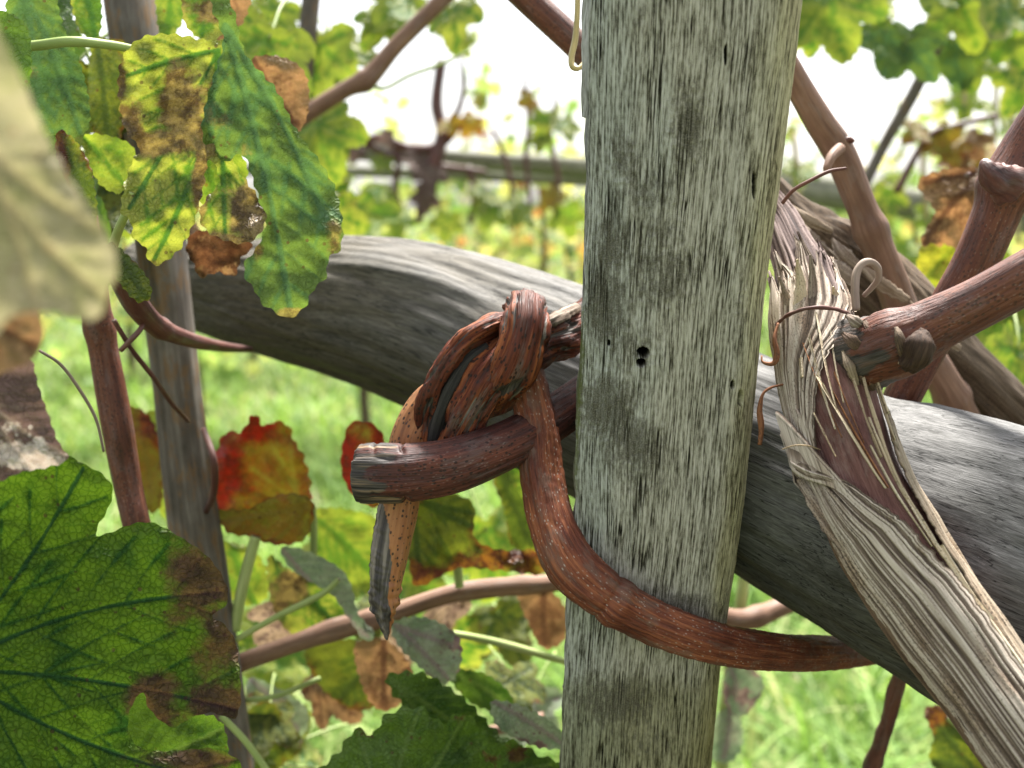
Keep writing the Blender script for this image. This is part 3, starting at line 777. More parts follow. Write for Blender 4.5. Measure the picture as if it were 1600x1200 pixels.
# ------------------------------------------------------------------ the log beam
def log_beam():
    c = [(225, 425, .745, 46), (290, 441, .715, 62), (450, 466, .66, 90), (600, 490, .62, 113), (700, 517, .598, 124), (770, 545, .581, 131), (900, 605, .554, 148), (1150, 715, .508, 160), (1300, 783, .485, 176), (1400, 822, .470, 198), (1500, 862, .456, 214), (1600, 905, .443, 230), (1800, 985, .421, 240), (2300, 1190, .39, 240)]
    def disp(th, s, r, g, L):
        h = r * 0.10 * perlin(g * (14, 14, 6)) + 0.0009 * perlin(g * (130, 130, 8)) + 0.0006 * perlin(g * (500, 500, 14)) + 0.0045 * np.abs(perlin(g * (55, 55, 5) + 8)) + 0.0022 * np.abs(perlin(g * (120, 120, 7) + 3))
        ck = perlin(g * (150, 150, 2.4) + 4.4)
        h -= 0.0018 * np.exp(-(ck / 0.04) ** 2) * sstep(-.1, .3, perlin(g * (40, 40, 9) + 2.2))
        # flattened, split shoulder on the upper side at the right end
        a = np.angle(np.exp(1j * (th - R(90 + 0))))
        return h
    PR = ctrl3(c)
    V, F, A = tube_data(PR, 180, 0.0028, disp, seed=1.3)
    cz = np.interp(A['along'], np.linspace(0, 1, len(PR)), PR[:, 2])
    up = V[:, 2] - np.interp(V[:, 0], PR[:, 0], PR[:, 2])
    A['under'] = sstep(0.01, -0.04, up)  # mask for the painted underside shade, by height against the axis
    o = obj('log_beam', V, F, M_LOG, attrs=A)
    tag(o, 'thick grey weathered log running level behind the post', 'log')
log_beam()

# ------------------------------------------------------------------ the willow tie
def tie():
    t = thing('willow_tie', 'red-brown willow withy knotted round the post and the log', 'tie', P3(820, 640, .44))
    def loop_d(th, s, r, g, L):
        h = 0.0005 * perlin(g * (800, 800, 26)) + 0.0006 * perlin(g * (300, 300, 14)) + r * 0.08 * perlin(g * (70, 70, 26)) + .0004 * perlin(g * (600, 600, 300))
        for p, a in ((0.66, 0.10),):
            k = np.exp(-((s - p * L) / 0.0035) ** 2)
            h += r * a * k * (0.7 + 0.5 * np.cos(th + 0.4)) - 0.0009 * np.exp(-((s - (p + .012) * L) / 0.0012) ** 2)
        # creases on the inside of the tight bend
        return h
    loop = [(1500, 985, .60, 20), (1430, 1000, .56, 19), (1368, 1012, .53, 23), (1300, 1020, .495, 26), (1200, 1018, .458, 29), (1100, 1000, .4335, 33), (1010, 966, .4290, 36), (948, 930, .4265, 39), (893, 882, .4265, 41), (861, 815, .432, 37), (847, 745, .438, 34), (839, 670, .442, 32), (827, 610, .446, 29), (815, 560, .452, 26), (812, 520, .462, 24), (830, 500, .475, 22)]
    limb('loop_cane', loop, M_TIE, t, 56, 0.0008, loop_d, seed=0.4)
    def rough_d(th, s, r, g, L):
        h = 0.0012 * perlin(g * (420, 420, 40)) + 0.0019 * perlin(g * (150, 150, 80)) + 0.0005 * perlin(g * (1000, 1000, 300))
        ck = perlin(g * (170, 170, 16) + 7)
        return h - 0.0024 * np.exp(-(ck / 0.06) ** 2)
    def rough_b(th, s, r, g, L):
        ck = perlin(g * (170, 170, 16) + 7)
        return .9 * np.exp(-(ck / 0.09) ** 2)
    wrap = [(752, 640, .456, 22), (772, 618, .446, 30), (792, 592, .4335, 36), (810, 556, .4265, 38), (820, 520, .4265, 37), (822, 497, .432, 36), (823, 486, .446, 34), (822, 494, .462, 30), (822, 530, .475, 26)]
    limb('wrap_cane', wrap, M_TWIST, t, 48, 0.0007, rough_d, seed=0.9, mask=rough_b)
    tw = [(930, 500, .478, 36), (880, 522, .463, 37), (840, 535, .452, 38), (800, 556, .442, 40), (765, 590, .4365, 40), (738, 634, .436, 36), (714, 676, .441, 31), (692, 715, .450, 25), (676, 750, .459, 20)]
    limb('twisted_cane', tw, M_TWIST, t, 52, 0.0007, rough_d, seed=1.7, mask=rough_b)
    st = [(840, 494, .458, 10), (795, 500, .444, 15), (748, 519, .4345, 18), (708, 552, .431, 18), (682, 598, .4325, 17), (668, 642, .437, 15), (660, 688, .4445, 13), (652, 730, .452, 10)]
    limb('split_strand', st, M_TWIST, t, 30, 0.0007, rough_d, seed=2.6, mask=rough_b)
    gy = [(762, 540, .4365, 8), (728, 568, .4345, 12), (702, 612, .4345, 15), (686, 656, .4385, 15), (676, 698, .4445, 13), (666, 745, .453, 10)]
    limb('inner_wood', gy, M_GREYFLAP, t, 24, 0.0008, lambda th, s, r, g, L: 0.0012 * perlin(g * (900, 900, 20)), seed=3.3)
    tail = [(700, 600, .450, 22), (668, 632, .4475, 28), (645, 676, .4465, 31), (633, 725, .4475, 32), (622, 780, .4455, 33), (610, 840, .4435, 33), (602, 895, .4425, 30), (599, 940, .442, 25), (601, 972, .442, 13), (605, 1000, .442, 1.5)]
    def tail_b(th, s, r, g, L):
        u = s / L
        edge = np.interp(u, [0, .42, .50, .60, .70, .85, 1.0], [1.6, 1.4, .6, .05, -.25, -.45, -.9]) + .12 * perlin(g * (60, 60, 90))
        return sstep(-.05, .05, np.sin(th) - edge) * (np.cos(th) > -.9)
    def tail_d(th, s, r, g, L):
        b_ = tail_b(th, s, r, g, L)
        h = r * .06 * perlin(g * (90, 90, 40)) + 0.0004 * perlin(g * (500, 500, 60))
        diag = perlin(np.stack([s * 520 + th * 1.2, th * 1.3, 0 * s], 2))
        h -= b_ * (r * .20 + .0007 * diag)
        low = sstep(.72, .9, s / L)
        return h + low * r * .30 * perlin(np.stack([s * 330, th * 1.1, 0 * s + 3], 2))
    limb('spotted_tail', tail, M_ORANGE, t, 60, 0.0006, tail_d, seed=4.1, mask=tail_b)
    def stub_d(th, s, r, g, L):
        h = 0.0005 * perlin(g * (500, 500, 20)) + r * 0.06 * perlin(g * (80, 80, 30))
        wob = 0.0022 * perlin(np.stack([np.cos(th) * 1.7, np.sin(th) * 1.7, 0 * th + 3], 2))
        for p, dp, q in ((0.0085, .0011, 1.), (0.0205, .0016, 5.)):
            am = sstep(-.15, .25, perlin(np.stack([np.cos(th) * 1.4, np.sin(th) * 1.4, 0 * th + q], 2)))
            h -= am * dp * np.exp(-((s + wob - p) / 0.0009) ** 2)
        h -= r * 0.09 * sstep(0.0016 , 0.0, s + .5 * wob)
        sp = np.exp(-(perlin(g * (210, 210, 12) + 3.3) / .06) ** 2) * sstep(.026, .010, s)
        h -= .0016 * sp
        return h + sstep(0.03, 0.012, s) * 0.0007 * perlin(g * (800, 800, 40))
    def stub_b(th, s, r, g, L):
        return .85 * sstep(.020, .004, s + .016 * perlin(g * (170, 170, 50)))
    stub = [(562, 738, .4275, 46), (585, 739, .4262, 48), (640, 738, .4250, 47), (700, 729, .4265, 43), (760, 709, .432, 40), (815, 684, .441, 37), (870, 650, .455, 35), (925, 612, .475, 34)]
    limb('cut_stub', stub, M_TIED, t, 72, 0.0005, stub_d, seed=5.2, mask=stub_b)
    # shredded bark flap on the hanging tail: curved strip with ragged edge
    def flap(name, rows, mat, seed, thick=0.0006, nacross=22):
        a = np.array(rows, float)           # px,py,d, half, roll
        Q, s = spline(np.column_stack([W(a[:, 0], a[:, 1], a[:, 2]), a[:, 3] * a[:, 2] * K, a[:, 4]]), step=0.0008)
        T, N, B = frames(Q[:, :3])
        u = np.linspace(-1, 1, nacross)
        jag = 1 + 0.28 * perlin(np.stack([s * 320 + seed, 0 * s, 0 * s], 1))
        jag2 = 1 + 0.28 * perlin(np.stack([s * 280 + seed + 50, 0 * s, 0 * s], 1))
        side = np.where(u[None] < 0, jag[:, None], jag2[:, None])
        hw = Q[:, 3:4] * side
        ro = np.radians(Q[:, 4:5])
        ua = u[None] * hw
        cup = 0.35 * hw * (1 - u[None] ** 2)
        off_b = ua * np.cos(ro) + cup * np.sin(ro); off_n = -ua * np.sin(ro) + cup * np.cos(ro)
        rd = 0.0006 * perlin(np.stack([np.repeat(u[None], len(s), 0) * 9 + seed, np.repeat(s[:, None], nacross, 1) * 60, 0 * ua], 2))
        top = Q[:, None, :3] + B[:, None] * off_b[..., None] + N[:, None] * (off_n + rd)[..., None]
        bot = top - N[:, None] * thick
        n = len(s)
        i = np.arange(n * nacross).reshape(n, nacross); j = i + n * nacross
        Fa = np.stack([i[:-1, :-1], i[:-1, 1:], i[1:, 1:], i[1:, :-1]], 2).reshape(-1, 4)
        Fb = np.stack([j[:-1, :-1], j[1:, :-1], j[1:, 1:], j[:-1, 1:]], 2).reshape(-1, 4)
        Fs = [Fa, Fb]
        for e in (0, -1):
            q = np.stack([i[:-1, e], i[1:, e], j[1:, e], j[:-1, e]], 1); Fs.append(q)
            q = np.stack([i[e, :-1], i[e, 1:], j[e, 1:], j[e, :-1]], 1); Fs.append(q)
        V = np.vstack([top.reshape(-1, 3), bot.reshape(-1, 3)])
        g1 = np.stack([ua, 0 * ua + seed * .1, np.repeat(s[:, None], nacross, 1)], 2).reshape(-1, 3)
        hh = np.clip(0.5 + rd.ravel() / 0.0012, 0, 1)
        return V, np.vstack(Fs), {'gc': np.vstack([g1, g1]), 'h': np.concatenate([hh, hh])}
    for k, c in enumerate(([(786, 600, .4285, 2, 0), (796, 580, .4255, 6, 10), (806, 556, .4225, 5, 10), (812, 540, .4215, 1, 0)], [(836, 560, .4240, 2, -20), (838, 536, .4230, 6, -20), (836, 508, .4240, 4, -20), (834, 492, .427, 1, 0)], [(708, 650, .4345, 1, 0), (722, 628, .4330, 5, 15), (740, 600, .4335, 4, 15), (752, 584, .4345, 1, 0)], [(690, 562, .4315, 1, 0), (704, 545, .4290, 5, -10), (724, 528, .4295, 3, 0), (736, 520, .4305, 1, 0)], [(596, 706, .4235, 2, 0), (620, 704, .4215, 5, 20), (648, 706, .4225, 2, 20)])):
        V, F, A = flap('bark_flap', c, M_TWIST, 60 + 3 * k, nacross=9, thick=.0004)
        obj('bark_flake', V, F, (M_TWIST, M_TIED, M_GREYFLAP, M_BARKB, M_BARK)[k], t, A)
    V, F, A = flap('bark_flap', [(748, 620, .4315, 2, 0), (735, 640, .4300, 8, 0), (716, 662, .4310, 9, 10), (700, 690, .435, 3, 10)], M_TIED, 2.0, nacross=10)
    obj('bark_flap', V, F, M_TIED, t, A)
    V, F, A = flap('bark_flap', [(905, 478, .4640, 8, 20), (870, 496, .4475, 11, 10), (848, 508, .4425, 7, 0)], M_BARK, 3.0, nacross=10)
    obj('bark_flap', V, F, M_BARK, t, A)
    return flap
FLAP = tie()

# ------------------------------------------------------------------ the peeling vine on the right
TRUNK = [(1060, 190, .515, 34), (1150, 272, .497, 24), (1208, 338, .478, 25), (1238, 392, .460, 30), (1259, 445, .447, 42), (1270, 500, .436, 59), (1286, 570, .424, 66), (1304, 640, .412, 66), (1338, 740, .398, 64), (1382, 840, .389, 70), (1438, 930, .381, 68), (1503, 1020, .372, 67), (1580, 1125, .361, 67), (1675, 1255, .346, 68), (1830, 1480, .32, 68)]

_OLD = [(1222, 262, .470, 26), (1230, 312, .462, 32), (1240, 370, .455, 40), (1258, 440, .446, 54), (1270, 500, .436, 64)]
_LOW = [(1286, 570, .424, 66), (1304, 640, .412, 66), (1338, 740, .398, 64), (1382, 840, .389, 70), (1432, 930, .381, 74), (1490, 1020, .372, 80), (1560, 1125, .361, 84), (1650, 1255, .346, 90), (1800, 1480, .32, 90)]
def _len(c): return spline(ctrl3(c), step=.001)[1][-1]
L_REF, S_REF = _len(_OLD + _LOW), _len(_OLD)
S_NEW = _len(TRUNK[:[q[1] for q in TRUNK].index(500) + 1]); L_NEW = _len(TRUNK)
def bark_sheet(name, rows, seed, mat, parent, across=40, thick=0.0007, ridges=9, ramp=0.0008, ragged=0.12, endjag=0.012):
    """a strip of bark lying on the trunk; rows: (t along trunk 0..1, centre angle deg, half angle deg, lift m)"""
    Q, s = spline(ctrl3(TRUNK), step=0.0012)
    T, N, B = frames(Q[:, :3]); n0 = len(s); tt = s / s[-1]
    a = np.array(rows, float)
    a[:, 0] = (S_NEW + a[:, 0] * L_REF - S_REF) / L_NEW
    k0, k1 = np.searchsorted(tt, a[0, 0]), np.searchsorted(tt, a[-1, 0])
    sl = slice(max(0, k0), min(n0, k1)); t = tt[sl]; ss = s[sl]; n = len(t)
    ac = np.interp(t, a[:, 0], a[:, 1]); ah = np.interp(t, a[:, 0], a[:, 2]); lf = np.interp(t, a[:, 0], a[:, 3])
    u = np.linspace(-1, 1, across)
    j1 = 1 + ragged * perlin(np.stack([ss * 240 + seed * 3, 0 * ss, 0 * ss + seed], 1)) + ragged * 0.6 * perlin(np.stack([ss * 900, 0 * ss, 0 * ss + seed], 1))
    j2 = 1 + ragged * perlin(np.stack([ss * 240 + seed * 5 + 40, 0 * ss, 0 * ss], 1)) + ragged * 0.6 * perlin(np.stack([ss * 900, 0 * ss + 9, 0 * ss + seed], 1))
    sd_ = np.where(u[None] < 0, j1[:, None], j2[:, None])
    sd_ = 1 + (sd_ - 1) * np.abs(u[None]) ** 5
    ang = np.radians(ac[:, None] + u[None] * ah[:, None] * sd_)
    r = Q[sl, 3][:, None]
    US = np.repeat(u[None], n, 0); SSv = np.repeat(ss[:, None], across, 1)
    arc = (ang - math.radians(ac.mean())) * r
    rd = perlin(np.stack([US * ridges + 0.12 * perlin(np.stack([SSv * 22, US * 2, 0 * US + seed], 2)), SSv * 5, 0 * US + seed * 7], 2))
    rd2 = perlin(np.stack([US * ridges * 2.7, SSv * 50, 0 * US + seed], 2))
    hgt = 0.95 * sstep(0.0, 0.34, np.abs(rd)) + 0.2 * rd2
    # torn ends: fibres stop at different lengths
    rad = r + 0.0006 + lf[:, None] + ramp * (hgt - 0.5) + 0.0011 * perlin(np.stack([SSv * 40, US * 1.3, 0 * US + seed * 2], 2))
    sh = np.zeros_like(US)
    ej = endjag * (perlin(np.stack([US * 5, 0 * US, 0 * US + seed], 2)) + 0.5 * perlin(np.stack([US * 14, 0 * US + 3, 0 * US + seed], 2)))
    ends = sstep(0.16, 0.0, (SSv - ss[0]) / (ss[-1] - ss[0])) + sstep(0.84, 1.0, (SSv - ss[0]) / (ss[-1] - ss[0]))
    sh = ej * ends
    C = Q[sl, :3]
    top = C[:, None] + N[sl][:, None] * (rad * np.cos(ang))[..., None] + B[sl][:, None] * (rad * np.sin(ang) * BS)[..., None] + T[sl][:, None] * sh[..., None]
    rb = rad - thick
    bot = C[:, None] + N[sl][:, None] * (rb * np.cos(ang))[..., None] + B[sl][:, None] * (rb * np.sin(ang) * BS)[..., None] + T[sl][:, None] * sh[..., None]
    i = np.arange(n * across).reshape(n, across); j = i + n * across
    Fs = [np.stack([i[:-1, :-1], i[:-1, 1:], i[1:, 1:], i[1:, :-1]], 2).reshape(-1, 4), np.stack([j[:-1, :-1], j[1:, :-1], j[1:, 1:], j[:-1, 1:]], 2).reshape(-1, 4)]
    for e in (0, -1):
        Fs.append(np.stack([i[:-1, e], i[1:, e], j[1:, e], j[:-1, e]], 1)); Fs.append(np.stack([i[e, :-1], i[e, 1:], j[e, 1:], j[e, :-1]], 1))
    V = np.vstack([top.reshape(-1, 3), bot.reshape(-1, 3)])
    g = np.stack([arc + seed, 0 * arc, SSv], 2).reshape(-1, 3)
    hh = np.clip(hgt, 0, 1).ravel()
    return obj(name, V, np.vstack(Fs), mat, parent, {'gc': np.vstack([g, g]), 'h': np.concatenate([hh, hh * 0.4])})

# sign so that positive angles lie to the right in the photograph
_Q, _s = spline(ctrl3(TRUNK), step=0.004); _T, _N, _B = frames(_Q[:, :3])
BS = 1.0 if _B[len(_B) // 2].dot(RGT) > 0 else -1.0

def right_vine():
    t = thing('grapevine', 'grapevine with pale bark peeling in strips, slanting across the log right of the post', 'grapevine', P3(1560, 1125, .361))
    limb('trunk', TRUNK, M_CORE, t, 60, 0.0016, lambda th, s, r, g, L: r * 0.07 * perlin(g * (40, 40, 14)) + 0.0007 * perlin(g * (330, 330, 14)) + 0.0010 * perlin(g * (800, 800, 12)), seed=0.2)
    # t along: y 480 ~ .19, 640 ~ .33, 760 ~ .44, 900 ~ .56, 1100 ~ .74
    bark_sheet('bark_strip', [(-.22, -5, 60, .0005), (.06, -5, 75, .001), (.13, -8, 82, .0012), (.195, -5, 84, .001)], 1.1, M_BARKP, t, 50, ridges=8, ramp=.0016, endjag=.010)
    bark_sheet('bark_strip', [(.140, 16, 4, .0035), (.158, 12, 11, .0028), (.18, 8, 20, .0016), (.224, 6, 24, .0010)], 5.4, M_BARK, t, 40, ridges=3, ramp=.0009, endjag=.010)
    bark_sheet('bark_strip', [(.160, -36, 3, .0030), (.175, -34, 12, .0024), (.195, -32, 20, .0014), (.226, -32, 24, .0010)], 6.4, M_BARK, t, 34, ridges=3, ramp=.0009, endjag=.010)
    bark_sheet('bark_strip', [(.150, 48, 3, .0042), (.172, 46, 9, .003), (.192, 44, 16, .0018), (.226, 42, 20, .0010)], 7.4, M_BARKP, t, 34, ridges=3, ramp=.0009, endjag=.010)
    bark_sheet('bark_strip', [(.168, -64, 3, .0036), (.188, -66, 10, .002), (.226, -68, 22, .0010)], 8.4, M_BARKP, t, 30, ridges=3, ramp=.0009, endjag=.008)
    bark_sheet('bark_strip', [(.176, 72, 4, .003), (.195, 72, 12, .002), (.226, 72, 20, .0010)], 9.4, M_BARK, t, 30, ridges=3, ramp=.0009, endjag=.008)
    bark_sheet('bark_strip', [(.205, 0, 92, .0014), (.25, -6, 86, .0010), (.29, -16, 66, .0012), (.33, -32, 46, .0018), (.375, -44, 32, .0022), (.43, -52, 18, .003)], 2.2, M_BARK, t, 90, ridges=12, ramp=.0009, endjag=.018)
    bark_sheet('bark_strip', [(.30, -66, 24, .0012), (.36, -68, 24, .001), (.43, -66, 22, .0012), (.47, -60, 12, .002)], 3.3, M_BARKB, t, 26, ridges=5)
    bark_sheet('bark_strip', [(.415, -64, 5, .008), (.44, -58, 13, .005), (.48, -42, 30, .003), (.54, -22, 48, .0022), (.62, -10, 57, .002), (.70, -8, 56, .002), (.80, -10, 56, .002), (.95, -10, 56, .002)], 4.4, M_BARK, t, 130, ridges=13, ramp=.0010, ragged=.09, endjag=.022)
    bark_sheet('bark_strip', [(.45, -92, 22, .0016), (.52, -88, 26, .0014), (.62, -84, 28, .0016), (.8, -84, 28, .0016), (.95, -84, 28, .0016)], 6.1, M_BARKB, t, 30, ridges=4)
    bark_sheet('bark_strip', [(.40, 78, 8, .002), (.47, 74, 13, .0026), (.55, 72, 15, .003), (.63, 70, 13, .003), (.72, 66, 16, .0026), (.84, 62, 18, .0026), (.95, 62, 18, .0026)], 7.7, M_OLDBARK, t, 24, ridges=5, ramp=.0014, ragged=.3)
    # loose fibres over the bare purple core
    for k, (t0, t1, a0, a1, hw, lf, m) in enumerate([(.29, .40, 20, 12, 1.3, .0014, 'S'), (.27, .41, 8, 2, 1.5, .002, 'S'), (.30, .43, -6, -6, 1.8, .0022, 'S'), (.36, .50, -8, 22, 1.8, .0026, 'S'), (.30, .52, 46, 40, 1.6, .0026, 'S'), (.42, .60, 36, 46, 2.0, .002, 'S'), (.31, .44, -14, -2, 1.2, .002, 'R'), (.27, .45, 62, 60, 2.0, .003, 'S'), (.50, .68, 44, 52, 2.2, .0024, 'S'), (.33, .36, -20, -24, 2.2, .003, 'S'), (.37, .40, -4, 0, 1.6, .0024, 'S'), (.58, .8, 54, 46, 2.2, .0024, 'S'), (.33, .47, 30, 34, .9, .0016, 'S'), (.36, .45, 12, 20, .8, .0014, 'R'), (.29, .38, 54, 50, .9, .002, 'R'), (.38, .50, 4, 26, 1.0, .0016, 'R'), (.45, .58, 26, 40, .9, .0018, 'S'), (.40, .46, -22, -14, 1.0, .004, 'S'), (.34, .42, 58, 60, 1.2, .004, 'S')]):
        bark_sheet('bark_fibre', [(t0, a0, hw * .7, lf), ((t0 + t1) / 2, (a0 + a1) / 2, hw, lf), (t1, a1, hw * .5, lf * 1.2)], 10.3 + k, M_STRAW if m == 'S' else M_RUST, t, 5, thick=.0006, ridges=1, ramp=.0002, ragged=.2, endjag=0)
    # splinter standing off to the left
    V, F, A = FLAP('s', [(1248, 748, .3945, 4, 0), (1272, 786, .3905, 10, 0), (1305, 832, .3850, 13, 0), (1345, 880, .3800, 11, 0), (1385, 935, .3775, 4, 0)], M_BARK, 5.5, nacross=12)
    obj('bark_strip', V, F, M_BARK, t, A)
    V, F, A = FLAP('s', [(1281, 812, .3925, 2, 0), (1300, 834, .3895, 5, 0), (1325, 866, .3860, 5, 0)], M_BARK, 6.5, nacross=8)
    obj('bark_strip', V, F, M_BARK, t, A)
    # torn spikes at the node
    for k, (x0, y0, x1, y1, hw, d) in enumerate([(1246, 405, 1252, 480, 12, .424), (1266, 398, 1270, 478, 9, .423), (1218, 432, 1238, 500, 8, .428), (1302, 448, 1308, 484, 9, .424)]):
        V, F, A = FLAP('s', [(x0, y0, d - .004, 1.5, 0), ((x0 + x1) / 2 + 2, (y0 + y1) / 2, d - .0015, hw * .7, 0), (x1, y1, d - .001, hw, 0), (x1 + 3, y1 + 14, d + .002, hw, 0)], M_BARK, 7.5 + k, nacross=9)
        obj('bark_strip', V, F, M_BARK if k % 3 else M_STRAW, t, A)
    limb('node_ring', [(1213, 507, .424, 3), (1232, 492, .4105, 3), (1262, 482, .4035, 3), (1292, 481, .4035, 3.5), (1318, 487, .4105, 3), (1334, 497, .424, 3)], M_CANEDARK, t, 10, .001, lambda th, s, r, g, L: r * .4 * perlin(g * (500, 500, 200)))
    # reddish shoot with its bud
    sh = [(1322, 570, .418, 60), (1345, 556, .410, 58), (1375, 545, .402, 53), (1420, 528, .394, 50), (1470, 503, .388, 43), (1540, 468, .380, 40), (1620, 423, .371, 41), (1720, 362, .36, 41), (1900, 240, .34, 40)]
    def sd2(th, s, r, g, L):
        h = 0.0004 * perlin(g * (560, 560, 18)) + r * .05 * perlin(g * (70, 70, 26))
        h += r * .10 * np.exp(-((s - .027) / .006) ** 2)
        h += sstep(.034, .0, s) * (.0022 * perlin(g * (240, 240, 160)) + .0012 * perlin(g * (600, 600, 300)))
        return h
    def sb2(th, s, r, g, L):
        return 1.0 * sstep(.030, .010, s + .012 * perlin(g * (130, 130, 90)))
    o = limb('shoot', sh, M_CANE, t, 52, .0009, sd2, seed=2.2, mask=sb2)
    o['label'] = 'smooth reddish shoot growing up to the right'
    bud = [(1418, 572, .385, 12), (1428, 560, .3795, 21), (1436, 542, .3765, 22), (1440, 526, .3775, 14), (1441, 516, .379, 4)]
    limb('bud', bud, M_BARKB, t, 30, .0006, lambda th, s, r, g, L: r * .35 * perlin(g * (300, 300, 160)) + .0011 * perlin(g * (800, 800, 120)), seed=1.0)
    limb('bud_scale', [(1400, 512, .382, 3), (1406, 530, .379, 8), (1414, 552, .380, 9), (1422, 570, .382, 4)], M_OLDBARK, t, 12, .0008, lambda th, s, r, g, L: r * .4 * perlin(g * (500, 500, 200)))
    limb('bud_scale', [(1405, 566, .384, 3), (1425, 572, .380, 6), (1445, 568, .381, 3)], M_STRAW, t, 10, .0008, lambda th, s, r, g, L: r * .4 * perlin(g * (500, 500, 200)))
    # crumbling collar where the shoot leaves the trunk
    for k, (x0, y0, x1, y1, hw, d, m) in enumerate([(1322, 492, 1352, 512, 9, .397, M_BARK), (1316, 520, 1350, 548, 10, .394, M_BARKB), (1336, 560, 1362, 604, 12, .398, M_BARKB), (1350, 500, 1372, 528, 7, .393, M_BARKB), (1318, 548, 1338, 598, 8, .396, M_OLDBARK)]):
        V, F, A = FLAP('s', [(x0, y0, d + .004, 3, 0), ((x0 + x1) / 2, (y0 + y1) / 2, d, hw, 15), (x1, y1, d + .002, hw * .5, 25), (x1 + 4, y1 + 6, d + .004, 1.5, 25)], m, 40 + k * 3, nacross=9)
        obj('bark_flake', V, F, m, t, A)
    # dry tendril with a hooked tip
    limb('tendril', [(1338, 485, .420, 6), (1336, 455, .421, 6.5), (1338, 428, .423, 6.5), (1348, 412, .424, 6.5), (1362, 410, .425, 6), (1372, 420, .427, 5.5), (1372, 436, .431, 5), (1362, 450, .436, 4.5), (1350, 462, .44, 4)], M_TEND, t, 10, .0012)
    # hair fibres
    limb('bark_fibre', [(1228, 600, .415, 1.5), (1205, 606, .412, 2.5), (1192, 616, .411, 2.5), (1187, 640, .411, 4), (1190, 665, .411, 5), (1187, 695, .412, 3)], M_RUST, t, 8, .001, lambda th, s, r, g, L: r * .5 * perlin(g * (400, 400, 100)))
    limb('bark_fibre', [(1216, 505, .416, 2), (1210, 530, .413, 4), (1214, 552, .412, 5), (1208, 568, .412, 4), (1192, 566, .413, 2), (1190, 556, .415, 1.2)], M_RUST, t, 8, .001, lambda th, s, r, g, L: r * .4 * perlin(g * (400, 400, 100)))
    limb('bark_fibre', [(1222, 702, .395, 1.0), (1242, 696, .391, 1.2), (1265, 697, .390, 1.2), (1282, 703, .392, 0.8)], M_STRAW, t, 6, .001)
right_vine()

def bark_rings(th, s, r, g, L):
    return r * .18 * perlin(g * (60, 60, 12)) + r * .25 * np.abs(perlin(g * (200, 200, 14)))

# old shaggy arm behind
def old_arm():
    t = thing('old_vine', 'shaggy brown old vine limb slanting behind the pale trunk', 'grapevine', P3(1400, 480, .56))
    limb('bough', [(1190, 290, .55, 26), (1240, 345, .55, 34), (1300, 395, .555, 48), (1370, 450, .56, 54), (1440, 520, .57, 50), (1520, 590, .58, 44), (1600, 670, .60, 42), (1700, 800, .63, 40), (1800, 1100, .7, 42)], M_OLDBARK, t, 60, .0016, bark_rings, seed=3.1)
    for k, (x0, y0, x1, y1, hw) in enumerate([(1235, 320, 1300, 362, 8), (1300, 372, 1345, 420, 12), (1340, 410, 1420, 470, 10), (1290, 400, 1340, 440, 14), (1420, 470, 1500, 545, 9), (1250, 345, 1300, 400, 9)]):
        V, F, A = FLAP('s', [(x0, y0, .518, 2, 0), ((x0 + x1) / 2 - 4, (y0 + y1) / 2 + 2, .512, hw, 10), (x1, y1, .520, hw * .6, 0)], M_BARK, 20 + k, nacross=8)
        obj('bark_strip', V, F, M_BARK if k % 2 else M_OLDBARK, t, A)
old_arm()

